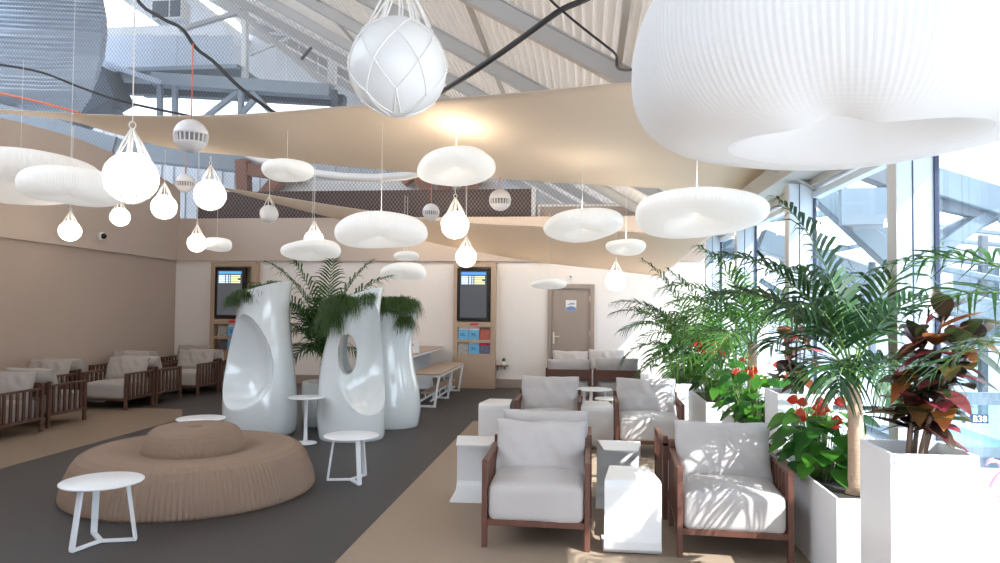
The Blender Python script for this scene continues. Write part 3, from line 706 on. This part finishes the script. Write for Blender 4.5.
MB().lathe([(.249,.505),(.1,.53),(.0005,.535)], 32).build('soil', M['soil'], t)
# draping grass on the tower tops
def drape(label, centre, spots, seed):
    rg = random.Random(seed); m = MB()
    for (ox, oy, oz, spread, L, n, dirx, diry) in spots:
        for _ in range(n):
            a = rg.uniform(0, 6.283); rr = spread*math.sqrt(rg.random())
            p = Vector((ox+rr*math.cos(a), oy+rr*math.sin(a), oz+rg.uniform(-.02,.04)))
            d = Vector((dirx+.5*math.cos(a)+rg.uniform(-.4,.4), diry+.5*math.sin(a)+rg.uniform(-.4,.4), rg.uniform(.1,.7))).normalized()
            l = L*rg.uniform(.45,1.1); pts = []; q = p.copy(); v = d*(l/7)
            for s in range(8): pts.append(q.copy()); q += v; v = v*.78 + Vector((0,0,-l*.052))
            w = .0042; sd = Vector((-d.y, d.x, 0)); sd = sd.normalized() if sd.length > 1e-3 else Vector((1,0,0))
            vs = []
            for s, b in enumerate(pts): ww = w*(1-s/8.5); vs += [b-sd*ww, b+sd*ww]
            m.add(vs, [(2*s, 2*s+1, 2*s+3, 2*s+2) for s in range(7)])
    o = m.build('trailing_grass', M['grass']); o.location = centre; tag(o, label, 'plant', 'grass plants draping over the towers'); return o
drape('dark green fine grass spilling over the low side of the tallest tower', (-3.95,8.46,1.66), [(-.12,-.14,.04,.16,.20,900,-.1,-.35),(-.27,-.14,-.02,.08,.24,600,-.3,-.4),(.02,-.14,.10,.12,.14,500,-.0,-.4),(.15,-.05,.16,.08,.10,200,0,-.3)], 1)
drape('dark green fine grass draping thickly down the holed tower', (-2.70,8.36,1.58), [(-.0,-.08,.06,.18,.20,900,-.1,-.3),(-.20,-.18,.02,.08,.38,800,-.1,-.35),(-.27,-.20,-.14,.06,.42,600,-.05,-.25),(-.08,-.24,.03,.10,.34,600,-.05,-.35),(.12,-.12,.10,.1,.16,400,.1,-.3)], 2)
drape('dark green fine grass draping over the rim of the solid tower', (-2.55,9.28,1.59), [(0,-.12,.04,.18,.16,900,0,-.2),(.12,-.25,.02,.12,.34,800,.02,-.25),(.26,-.16,.0,.07,.36,600,.05,-.2),(.24,-.24,-.22,.06,.32,350,.0,-.12),(-.08,-.26,.02,.10,.34,500,-.0,-.2)], 3)

# ------------------------------------------------------------------ palms
def frond(L, az, el, droop, nl, ll, lw, seed, ldroop=.45):
    rg = random.Random(seed); m = MB(); e = Vector((math.cos(az), math.sin(az), 0)); pts = []
    q = Vector((0,0,0)); ang = el; n = 22
    for i in range(n+1):
        pts.append(q.copy()); q = q + (e*math.cos(ang) + Vector((0,0,math.sin(ang))))*(L/n); ang -= droop/n*(.4+1.2*i/n)
    rach = MB().tube(pts, [.008*(1-.8*i/n) for i in range(n+1)], 5)
    side = Vector((-e.y, e.x, 0))
    for i in range(nl):
        f = .25 + .75*i/(nl-1); x = f*n; k = min(int(x), n-1); p = pts[k].lerp(pts[k+1], x-k); tg = (pts[k+1]-pts[k]).normalized()
        up = side.cross(tg)*-1 if side.cross(tg).z < 0 else side.cross(tg)
        l = ll*(math.sin(PI*min(1, .22+.72*f))**.8)*rg.uniform(.85,1.1)
        for sg in (-1, 1):
            d = (side*sg*rg.uniform(.75,.95) + tg*(.35+.75*f) + up*rg.uniform(.1,.5)).normalized(); wv = lw*(1-.3*f)
            wd = (tg - d*tg.dot(d)).normalized(); vs = []; b = p.copy(); v = d*(l/4)
            for s in range(5):
                ww = wv*(.55,1,.85,.5,.03)[s]; vs += [b-wd*ww, b+wd*ww]; b = b+v; v = v + Vector((0,0,-l*.075*ldroop*2*(1+s*.6)))
            m.add(vs, [(2*s, 2*s+1, 2*s+3, 2*s+2) for s in range(4)])
    return rach, m
def palm(label, loc, trunk, fr, leaf, seed, cat='palm', group=None, name='potted_palm', stems=None):
    """trunk: (height, radius base, radius top, lean xy); fr: list of (az deg, el deg, length, droop, z offset)"""
    t = thing(name, label, cat, loc, 0, group); h, r0, r1, lx, ly = trunk
    pts = [Vector((lx*f*f, ly*f*f, h*f)) for f in [i/10 for i in range(11)]]
    if h > 0: MB().tube(pts, [r0+(r1-r0)*i/10 + (.25*r0 if i == 0 else 0) for i in range(11)], 14).build('trunk', M['trunk'], t)
    for i, (az, el, L, dr, nl, ll) in enumerate(fr):
        ra, m = frond(L, math.radians(az), math.radians(el), dr, nl, ll, .0155*(ll/.46), seed*50+i)
        o = ra.build('frond', M['green_stem'], t); o.location = (lx, ly, max(h-.02, 0)); m.build('leaflets', M[leaf], o)
    return t
PG = 'palms in the window planters'
palm('tall kentia palm with a bare pale trunk in the near low planter', (1.625,4.60,.48), (.68,.055,.038,-.02,.0),
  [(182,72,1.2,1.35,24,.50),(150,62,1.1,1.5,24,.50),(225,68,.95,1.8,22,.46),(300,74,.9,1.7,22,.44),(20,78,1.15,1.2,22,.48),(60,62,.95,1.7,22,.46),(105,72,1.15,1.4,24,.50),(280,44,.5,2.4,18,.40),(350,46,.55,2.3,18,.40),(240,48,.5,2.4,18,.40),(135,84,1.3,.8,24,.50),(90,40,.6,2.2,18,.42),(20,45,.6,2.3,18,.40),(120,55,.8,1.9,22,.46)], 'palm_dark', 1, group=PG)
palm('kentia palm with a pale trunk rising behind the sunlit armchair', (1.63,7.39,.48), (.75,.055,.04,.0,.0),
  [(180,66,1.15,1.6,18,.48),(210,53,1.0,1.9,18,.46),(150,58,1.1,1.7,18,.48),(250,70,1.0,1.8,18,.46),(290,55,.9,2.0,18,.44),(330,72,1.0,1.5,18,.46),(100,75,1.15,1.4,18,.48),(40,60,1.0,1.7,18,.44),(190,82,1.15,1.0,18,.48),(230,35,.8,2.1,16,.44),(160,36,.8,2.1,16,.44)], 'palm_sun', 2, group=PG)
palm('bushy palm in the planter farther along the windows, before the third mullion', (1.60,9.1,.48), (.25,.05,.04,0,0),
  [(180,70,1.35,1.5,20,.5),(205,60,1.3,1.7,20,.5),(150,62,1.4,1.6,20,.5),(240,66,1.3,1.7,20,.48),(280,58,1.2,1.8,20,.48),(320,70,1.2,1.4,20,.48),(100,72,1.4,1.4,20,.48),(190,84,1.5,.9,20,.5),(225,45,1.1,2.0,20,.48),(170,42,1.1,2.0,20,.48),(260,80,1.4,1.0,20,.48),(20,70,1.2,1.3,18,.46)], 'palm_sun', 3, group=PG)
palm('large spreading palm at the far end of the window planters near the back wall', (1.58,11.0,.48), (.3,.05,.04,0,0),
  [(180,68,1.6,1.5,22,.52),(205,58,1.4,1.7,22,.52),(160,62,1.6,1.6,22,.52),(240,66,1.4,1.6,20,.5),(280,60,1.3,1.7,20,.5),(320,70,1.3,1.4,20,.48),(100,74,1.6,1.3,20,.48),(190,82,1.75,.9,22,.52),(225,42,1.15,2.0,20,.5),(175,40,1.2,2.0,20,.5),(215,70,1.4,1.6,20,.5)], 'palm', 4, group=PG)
palm('palm at the right frame edge with long thin fronds reaching in', (2.00,2.75,.6), (.80,.05,.04,0,0),
  [(128,48,1.15,1.25,16,.44),(110,36,1.15,1.2,16,.46),(122,22,.9,1.3,14,.40),(270,60,.8,1.5,14,.38)], 'palm', 5, group=PG)
palm('dark green palm bursting up between the planter towers', (-3.40,9.12,.52), (.34,.035,.03,0,0),
  [(180,70,1.55,1.25,24,.46),(205,60,1.2,1.5,24,.44),(160,64,1.4,1.4,24,.44),(240,72,1.2,1.4,24,.44),(280,74,1.2,1.3,24,.44),(320,66,1.25,1.5,24,.44),(345,60,1.4,1.5,24,.46),(10,64,1.4,1.4,24,.46),(60,70,1.4,1.2,22,.44),(110,74,1.4,1.2,22,.44),(220,84,1.5,.7,24,.46),(300,84,1.5,.7,24,.46),(30,82,1.5,.8,24,.46),(355,76,1.5,1.2,24,.46),(190,80,1.55,1.0,24,.46),(260,78,1.0,1.5,22,.42),(250,66,.8,1.6,20,.40),(290,64,.8,1.7,20,.40),(270,58,.6,1.9,18,.36),(240,50,.55,2.0,18,.34),(300,50,.55,2.0,18,.34),(200,52,.6,1.9,18,.34),(340,52,.6,1.9,18,.34)], 'palm', 6)

# ------------------------------------------------------------------ broad leaves
def leaf(m, base, d, L, W, up, fold=.25, droop=.25):
    d = d.normalized(); s = d.cross(up); s = s.normalized() if s.length > 1e-3 else d.orthogonal().normalized(); u = s.cross(d)
    n = 6; vs = []; b = Vector(base); v = d*(L/n)
    for i in range(n+1):
        f = i/n; w = W/2*math.sin(PI*min(1, .04+.96*f**.8))**.8 if i < n else .001
        vs += [b-s*w+u*w*fold, b.copy(), b+s*w+u*w*fold]; b = b+v; v = v - Vector((0,0,1))*(droop*L/n/n*2)
    m.add(vs, [(3*i, 3*i+1, 3*i+4, 3*i+3) for i in range(n)] + [(3*i+1, 3*i+2, 3*i+5, 3*i+4) for i in range(n)], True)
def croton(label, loc, stems, nleaf, LL, seed):
    rg = random.Random(seed); t = thing('croton_plant', label, 'plant', loc, 0, 'red-leaved plants in the tall planters'); fm = MB()
    for (x0, y0, x1, y1, h) in stems:
        pts = [Vector((x0+(x1-x0)*f**1.5, y0+(y1-y0)*f**1.5, h*f)) for f in [i/8 for i in range(9)]]
        MB().tube(pts, [.013-.008*i/8 for i in range(9)], 8).build('stem', M['stem'], t)
        for k in range(nleaf):
            f = .24 + .76*k/(nleaf-1); i = min(int(f*8), 7); p = pts[i].lerp(pts[i+1], f*8-i); a = k*2.4 + rg.uniform(-.4,.4)
            el = rg.uniform(-.55,.65) + .5*(f > .9); dd = Vector((math.cos(a)*math.cos(el), math.sin(a)*math.cos(el), math.sin(el)))
            leaf(fm, p, dd, LL*rg.uniform(.7,1.15), LL*.5*rg.uniform(.8,1.2), Vector((0,0,1)), .25, rg.uniform(.05,.45))
    fm.build('foliage', M['croton'], t); return t
def anthurium(label, loc, rx, ry, h, nl, nf, seed):
    rg = random.Random(seed); t = thing('anthurium_plant', label, 'plant', loc, 0, 'anthuriums in the low planters'); fm = MB(); st = MB()
    for k in range(nl):
        a = rg.uniform(0, 6.28); rr = math.sqrt(rg.random()); b = Vector((rx*.6*rr*math.cos(a), ry*.6*rr*math.sin(a), 0))
        tip = Vector((rx*1.15*rr*math.cos(a), ry*1.15*rr*math.sin(a), h*rg.uniform(.25,.95))); st.tube([b, b.lerp(tip,.5)+Vector((0,0,.03)), tip], .0035, 4)
        leaf(fm, tip, Vector((math.cos(a), math.sin(a), rg.uniform(-.6,.2))), rg.uniform(.10,.16), rg.uniform(.09,.14), Vector((-.2,-.3,1)), .12, .45)
    st.build('stems', M['green_stem'], t); fm.build('foliage', M['anth'], t)
    for k in range(nf):
        a = rg.uniform(0, 6.28); rr = math.sqrt(rg.random())*.95; tip = Vector((rx*rr*math.cos(a), ry*rr*math.sin(a), h*rg.uniform(.8,1.2)))
        fl = MB().tube([Vector((tip.x*.5, tip.y*.5, 0)), tip*.6+Vector((0,0,.06)), tip], .003, 4).build('flower_stalk', M['green_stem'], t)
        sp = MB(); a2 = rg.uniform(2.2, 5.5); leaf(sp, tip, Vector((math.cos(a2), math.sin(a2), .15)), rg.uniform(.075,.11), rg.uniform(.07,.09), Vector((-.4,-.9,.6)), .2, .2)
        sp.build('spathe', M['spathe'], fl); MB().tube([tip, tip+Vector((.01*math.cos(a2), .01*math.sin(a2), .05))], [.006,.003], 6).build('spadix', M['spadix'], fl)
    return t
croton('large croton with maroon, pink and orange leaves in the near tall planter', (1.60,3.76,.84), [(-.03,0,.04,.0,.60),(0,.02,.12,-.05,.74),(.03,-.01,.21,-.08,.70),(.0,-.04,.15,-.17,.62),(.05,.03,.28,-.03,.62),(-.02,.04,.08,.05,.68)], 22, .21, 1)
croton('smaller croton with maroon and red leaves in the second tall planter', (1.60,5.78,.88), [(-.02,0,-.08,0,.50),(0,.02,.02,.02,.66),(.03,-.01,.08,.02,.45)], 13, .22, 2)
anthurium('red-flowered anthurium around the palm trunk in the near low planter', (1.56,5.08,.47), .20, .34, .46, 90, 15, 3)
anthurium('orange-flowered anthurium around the palm trunk in the second low planter', (1.58,6.95,.47), .26, .55, .55, 110, 14, 4)
anthurium('anthurium at the foot of the bushy palm in the third low planter', (1.56,9.0,.47), .28, .65, .62, 110, 12, 5)
anthurium('dark leafy anthurium in the farthest low planter by the back wall', (1.45,11.2,.47), .30, .7, .75, 120, 6, 6)

# planters
def planter(label, x0, x1, y0, y1, h, soil, name='tall_planter', gr=None):
    t = thing(name, label, 'planter', ((x0+x1)/2, (y0+y1)/2, 0), 0, gr); a = (x1-x0)/2; b = (y1-y0)/2; th = .018
    MB().box(-a,-a+th,-b,b,0,h).box(a-th,a,-b,b,0,h).box(-a+th,a-th,-b,-b+th,0,h).box(-a+th,a-th,b-th,b,0,h).box(-a+th,a-th,-b+th,b-th,.0,.02).build('box', M['planter'], t, bevel=.003)
    MB().box(-a+th,a-th,-b+th,b-th,soil-.03,soil).build('soil', M['soil'], t); return t
planter('tall square white planter in front holding the large croton', 1.41, 1.80, 3.575, 3.955, .92, .845, gr='white planters along the windows')
planter('tall square white planter holding the smaller croton behind the low planter', 1.41, 1.80, 5.57, 5.96, .955, .885, gr='white planters along the windows')
LG = 'low white planters along the windows'
planter('low white planter holding red anthurium and a palm, beside the sunlit armchair', 1.40, 1.86, 4.28, 5.50, .525, .475, 'low_planter', LG)
planter('low white planter with orange anthurium and a palm behind the second tall one', 1.40, 1.86, 6.25, 7.75, .525, .475, 'low_planter', LG)
planter('low white planter of the bushy palm, third of the low ones', 1.33, 1.86, 8.3, 9.7, .525, .475, 'low_planter', LG)
planter('low white planter of the spreading palm nearest the back wall', 1.22, 1.86, 10.2, 12.0, .525, .475, 'low_planter', LG)
planter('white planter at the right frame edge by the glass, holding a palm', 1.86, 2.09, 2.6, 3.45, .62, .575, 'low_planter', LG)
# flamingo
t = thing('flamingo_figure', 'pink flamingo garden figure standing outside the glass at the right frame edge', 'figurine', (3.22,5.95,-.3), math.radians(160))
MB().rbox((0,0,.44), .20, .11, .12, .055, 8).build('body', M['flamingo'], t, weld=True)
MB().tube(curve([Vector(p) for p in ((.08,0,.46),(.13,0,.52),(.10,0,.60),(.06,0,.66),(.08,0,.72),(.12,0,.73))], 24), [.022-.010*i/23 for i in range(24)], 8).build('neck', M['flamingo'], t)
MB().tube([(.11,0,.735),(.145,0,.725),(.165,0,.69)], [.020,.016,.004], 8).build('head', M['flamingo'], t)
for y in (-.025,.025): MB().tube([(0,y,.40),(0,y,0)], .006, 6).build('leg', M['flamingo'], t)

# ------------------------------------------------------------------ kiosks, screens, magazines
def kiosk(x0, x1, label):
    t = thing('information_kiosk', label, 'kiosk', ((x0+x1)/2, YB, 0), 0, 'oak information kiosks'); a = (x1-x0)/2; y = -.20
    MB().box(-a,-a+.09,y,-.002,0,2.39).box(a-.09,a,y,-.002,0,2.39).box(-a+.09,a-.09,y,-.002,2.30,2.39).box(-a+.09,a-.09,y,-.002,1.16,1.26).box(-a+.09,a-.09,y,-.002,0,.60).box(-a+.09,a-.09,-.03,-.002,.6,2.3).build('frame', M['oak'], t, bevel=.004)
    for z in (.60, .865): MB().box(-a+.09,a-.09,y,-.03,z,z+.055).build('shelf', M['oak'], t, bevel=.003)
    MB().box(-.075,.075,y-.004,y,1.19,1.235).build('red_label', M['red'], t)
    return t
def tvset(cx, label):
    t = thing('tv_flight_display', label, 'screen', (cx, YB-.21, 1.78), 0, 'portrait flight screens')
    MB().box(-.315,.315,0,.10,-.5,.5).build('bezel', M['tv'], t, bevel=.006)
    MB().box(-.255,.255,-.003,0,-.44,.44).build('screen', mat('dark_screen',(.03,.03,.033),.12,emit=(.10,.105,.12),estr=.35), t)
    b = MB().box(-.23,.24,-.005,-.003,.375,.425)
    b.build('header', emat('screen_blue', (.08,.28,.62), .8), t)
    b = MB(); c = MB()
    for k in range(5):
        z = .34-k*.033; b.box(-.23,-.10,-.005,-.003,z-.012,z+.012); b.box(-.08,-.04,-.005,-.003,z-.012,z+.012); b.box(-.02,.0,-.005,-.003,z-.012,z+.012); c.box(.02,.22 if k != 2 else .17,-.005,-.003,z-.011,z+.011)
    b.build('flight_rows', emat('screen_white', (.55,.70,.95), .9), t); c.build('status_rows', emat('screen_yellow', (.75,.75,.40), .85), t)
    return t
kiosk(-7.44,-6.50,'oak information kiosk half hidden behind the tallest planter tower'); kiosk(-2.525,-1.715,'oak information kiosk standing clear on the back wall left of the door')
tvset(-7.03,'portrait flight screen on the kiosk behind the tallest tower'); tvset(-2.14,'portrait flight screen on the kiosk left of the door')
mg = [mat('mag_blue',(.13,.42,.70),.4), mat('mag_dark',(.10,.08,.09),.4,noise_amt=.9,noise_scale=22), mat('mag_red',(.42,.10,.07),.4,noise_amt=.7,noise_scale=18), mat('mag_grey',(.36,.35,.33),.4,noise_amt=.9,noise_scale=25), mat('mag_navy',(.12,.12,.20),.4,noise_amt=.8,noise_scale=15)]
def magazine(x, z, m, label, head):
    t = thing('magazine', label, 'magazine', (x, YB-.19, z), 0, 'magazines in the kiosks'); t.rotation_euler = (math.radians(-8), 0, 0)
    MB().box(-.098,.098,0,.012,0,.185).build('cover', mg[m], t); MB().box(-.098,.098,-.001,.004,.185 if head else .16,.245 if head else .2).build('masthead', M['paper_white'] if head else (M['red'] if m == 4 else mg[m]), t)
    if head: MB().box(-.06,.02,-.002,0,.10,.115).box(-.06,.06,-.002,0,.07,.078).build('title', M['sign_blue'], t)
names = {0:'blue magazine with white masthead', 1:'dark photo-cover magazine', 2:'red photo-cover magazine', 3:'grey patterned magazine', 4:'navy photo-cover magazine with red band'}
for cx, kn in ((-2.12,'the clear kiosk'), (-6.97,'the half-hidden kiosk')):
    for z, sh, trio in ((.921,'upper',(0,0,2) if cx > -5 else (3,0,1)), (.656,'lower',(3,0,4) if cx > -5 else (1,0,4))):
        for k, mm in enumerate(trio):
            pos = '' if trio.count(mm) == 1 else (', outer one' if k == 0 else ', middle one')
            magazine(cx+(k-1)*.208, z, mm, '%s on the %s shelf of %s%s' % (names[mm], sh, kn, pos), mm == 0)

# ------------------------------------------------------------------ communal table and bench
t = thing('communal_table', 'white-edged oak communal table running to the back wall beside the towers', 'table', (-3.1,12.3,0))
MB().box(-.36,.36,-1.45,1.36,.765,.785).build('tabletop', M['oak'], t, bevel=.003); MB().box(-.36,.36,-1.45,1.36,.735,.765).build('apron', M['white_metal'], t)
for y in (-1.1, 1.0): MB().box(-.30,.20,y,y+.05,0,.735).build('leg', M['white_metal'], t, bevel=.003)
t = thing('bench', 'oak-topped bench on slanted white frames in front of the kiosk', 'bench', (-2.42,12.02,0))
MB().box(-.26,.20,-1.12,1.12,.50,.525).build('seat', M['oak'], t, bevel=.003); MB().box(-.24,.19,-1.10,1.10,.47,.50).build('apron', M['white_metal'], t)
for y in (-1.06, .0, 1.04):
    f = MB()
    for sx in (-1, 1): f.bar((sx*.19-.02,y,.49),(sx*.12-.02,y,.015),.05,.03,(1,0,0))
    f.bar((-.16,y,.016),(.12,y,.016),.05,.03); f.build('leg', M['white_metal'], t, bevel=.003)
MB().box(-.13,.04,-1.02,1.02,.20,.22).build('foot_shelf', M['oak'], t, bevel=.002)
for sx in (-.13, .03):
    MB().bar((sx,-1.03,.09),(sx,1.03,.09),.02,.025).box(sx-.01,sx+.01,-.7,-.68,.09,.2).box(sx-.01,sx+.01,-.35,-.33,.09,.2).box(sx-.01,sx+.01,.35,.37,.09,.2).box(sx-.01,sx+.01,.7,.72,.09,.2).build('rail', M['white_metal'], t)
t = thing('table_card', 'white folded card with a red mark standing on the communal table', 'card', (-2.86,11.7,.785), .15)
MB().add([(-.12,-.04,0),(.12,-.04,0),(.10,0,.20),(-.10,0,.20),(-.12,.05,0),(.12,.05,0)], [(0,1,2,3),(3,2,5,4),(0,3,4),(1,5,2),(0,4,5,1)]).build('card', M['paper_white'], t)
MB().add([(-.018,-.0205,.11),(.018,-.0205,.11),(.018,-.0125,.15),(-.018,-.0125,.15)], [(0,1,2,3)]).build('red_mark', M['red'], t)
# cactus shelf, camera dome, sensor
t = thing('wall_shelf', 'small brown bracket shelf on the back wall right of the clear kiosk', 'shelf', (-1.60,YB,.44))
MB().box(-.125,.125,-.14,0,-.02,0).build('board', M['oak_edge'], t, bevel=.002); MB().box(-.09,-.07,-.1,0,-.10,-.02).box(.05,.07,-.1,0,-.08,-.02).build('bracket', M['oak_edge'], t)
t = thing('potted_cactus', 'tiny dark cactus in a white pot on the bracket shelf', 'plant', (-1.56,YB-.075,.44))
MB().lathe([(.028,0),(.038,.07),(.034,.07),(.0005,.062)], 20).build('pot', M['white'], t); MB().lathe([(.022,.06),(.034,.085),(.034,.11),(.022,.135),(.0005,.14)], 14).build('cactus', M['cactus'], t)
t = thing('wall_mounted_camera', 'small security camera dome on the taupe bulkhead above the left armchairs', 'camera', (xb,11.35,2.70)); t.rotation_euler = (0, PI/2, 0)
MB().lathe([(.0005,0),(.075,0),(.075,.03),(.06,.05),(.0005,.05)], 24).build('housing', M['white'], t); MB().lathe([(.05,.045),(.048,.075),(.03,.10),(.0005,.105)], 20).build('dome', M['tv'], t)
t = thing('wall_mounted_sensor', 'small square sensor high on the wall above the door corner', 'sensor', (-.30,YB,2.13))
MB().box(-.03,.03,-.04,0,-.04,.04).build('housing', M['white_metal'], t, bevel=.004); MB().box(-.015,.015,-.045,-.04,-.01,.02).build('lens', M['dark_steel'], t)

# ------------------------------------------------------------------ outside the windows
struct(MB().box(XG+.1, 90, -40, 90, -.6, -.3).build('ground_outside', M['ground']))
def ob(p, q, Y, w, m='out_steel', label=None, Y2=None):
    o = MB().bar(aty(*p, Y), aty(*q, Y2 or Y), w, w).build('outside_beam', M[m], bevel=.01); struct(o)
ob((812,186),(895,262),9.5,.24); ob((838,186),(905,252),9.6,.10); ob((858,168),(905,186),9.5,.22,'out_dark'); ob((884,180),(884,262),9.8,.14,'out_dark')
ob((760,240),(905,292),10.5,.30); ob((740,222),(905,205),11.5,.10); ob((780,262),(905,236),12,.08); ob((720,250),(800,244),12,.3)
ob((930,182),(1040,216),6.2,.22); ob((930,203),(990,216),6.2,.09,'out_dark'); ob((925,246),(990,214),6.3,.14); ob((922,262),(1000,205),6.2,.10)
ob((1000,205),(1060,260),6.4,.16); ob((925,292),(1060,330),7,.18); ob((940,268),(1060,292),7.2,.06); ob((940,258),(1060,272),7.2,.05); ob((983,235),(983,420),7.4,.07,'out_dark')
p = aty(868, 206, 9.0); struct(MB().box(p.x-.3,p.x+.35,9.0,9.1,p.z-.22,p.z+.22).build('outside_panel', M['out_steel']))
for p, q, Y, w_ in (((925,312),(1060,322),7.6,.05),((905,330),(1060,352),8.2,.06),((960,230),(905,330),7.8,.07),((1000,300),(940,392),7.4,.07),((930,340),(985,392),7.5,.06),((800,300),(890,310),10,.07),((820,270),(890,330),10.2,.08),((872,262),(872,380),10,.08),((760,280),(840,330),11,.08),((925,225),(1060,240),8,.05),((925,238),(1060,250),8,.05)):
    ob(p, q, Y, w_)
# jetty with glazed side and gate sign
a = aty(938, 398, 6.4); b = aty(1060, 398, 6.4); z1 = a.z; z0 = aty(940, 450, 6.4).z
jt = thing('glazed_jetty', 'pale glazed boarding jetty outside the windows behind the large croton', 'jetty', (a.x, 6.4, z0))
MB().box(0,b.x-a.x,0,.06,z1-z0-.05,z1-z0+.05).box(0,b.x-a.x,0,.06,-.05,.03).box(0,.05,0,.06,0,z1-z0).box(.7,.74,0,.06,0,z1-z0).build('frame', M['out_steel'], jt)
MB().box(0,b.x-a.x,.02,.03,0,z1-z0).build('glazing', glassmat('green_glass',(.72,.9,.92),.1), jt)
MB().box(0,b.x-a.x,.06,1.6,-.15,-.05).build('deck', M['out_steel'], jt)
p = aty(976, 419, 6.0); q = aty(988, 419, 6.0); hgt = (q-p).length
t = thing('gate_sign', 'dark blue gate sign reading B38 outside the windows', 'sign', p)
MB().box(-hgt*1.05,hgt*1.05,0,.03,-hgt*.38,hgt*.38).build('board', M['sign_blue'], t)
def txt(s, size, loc, parent, name, m):
    c = bpy.data.curves.new(name, 'FONT'); c.body = s; c.size = size; c.extrude = .002; c.align_x = 'CENTER'; c.align_y = 'CENTER'
    o = bpy.data.objects.new(name, c); dg = bpy.context.evaluated_depsgraph_get(); COL.objects.link(o); dg.update()
    me = bpy.data.meshes.new_from_object(o.evaluated_get(bpy.context.evaluated_depsgraph_get())); bpy.data.objects.remove(o)
    k = bpy.data.objects.new(name, me); COL.objects.link(k); me.materials.clear(); me.materials.append(m); k.parent = parent; k.location = loc; k.rotation_euler = (PI/2, 0, 0); return k
txt('B38', hgt*.78, (hgt*.3,-.004,0), t, 'lettering', M['paper_white'])
MB().box(-hgt*.85,-hgt*.55,-.003,0,.02,.05).box(-hgt*.85,-hgt*.5,-.003,0,-.05,-.02).build('small_lines', M['paper_white'], t)
ex = MB().add([(9,-6,-.3),(9,30,-.3),(9,30,3.4),(9,-6,3.4),(9.4,-6,-.3),(9.4,30,-.3),(9.4,30,3.4),(9.4,-6,3.4)], [(0,1,2,3),(7,6,5,4),(3,2,6,7),(0,3,7,4),(1,5,6,2)])
struct(ex.build('wall_outside', M['ground']))
for y in range(-4, 30, 3):
    struct(MB().box(8.9,9.0,y,y+1.8,1.0,2.5).build('window_outside', M['out_steel']))

# ------------------------------------------------------------------ light
W = bpy.data.worlds.new('sky'); S.world = W; W.use_nodes = True; N = W.node_tree.nodes; L = W.node_tree.links
bg = N['Background']; tc = N.new('ShaderNodeTexCoord'); sx = N.new('ShaderNodeSeparateXYZ'); rp = N.new('ShaderNodeValToRGB')
L.new(tc.outputs['Generated'], sx.inputs[0]); L.new(sx.outputs['Z'], rp.inputs['Fac'])
rp.color_ramp.elements[0].color = (.86,.93,1,1); rp.color_ramp.elements[1].color = (.62,.78,1,1)
L.new(rp.outputs['Color'], bg.inputs['Color']); bg.inputs['Strength'].default_value = 2.6
sl = bpy.data.lights.new('sun', 'SUN'); sl.energy = 6; sl.angle = .009; sl.color = (1,.95,.87); so = bpy.data.objects.new('sun', sl); COL.objects.link(so)
so.rotation_euler = Vector((-.62,.45,-.68)).to_track_quat('-Z', 'Y').to_euler()
def plight(n, p, e, c, r=.06):
    l = bpy.data.lights.new(n, 'POINT'); l.energy = e; l.color = c; l.shadow_soft_size = r; o = bpy.data.objects.new(n, l); COL.objects.link(o); o.location = p
for p in ups: plight('cloud_uplight', p, 3.5, (1,.88,.70))
for q in ((-3.2,12.95,3.1),(-2.0,12.8,3.05),(-.8,12.7,3.0),(.4,12.6,2.9),(1.2,12.4,2.85)): plight('sail_backlight', q, 7.5, (1,.88,.70), .12)  # unseen lamps added behind the smaller sail so its cloth glows
plight('cloud_uplight', spot5, 6, (1,.85,.62)); plight('cloud_uplight', spot1, 3, (1,.85,.62))
vs = S.view_settings; vs.view_transform = 'Standard'; vs.look = 'None'; vs.gamma = 1; vs.use_curve_mapping = False; vs.exposure = 1.15
S.cycles.max_bounces = 8; S.cycles.diffuse_bounces = 5; S.cycles.transparent_max_bounces = 12; S.cycles.sample_clamp_indirect = 6
S.cycles.use_denoising = True
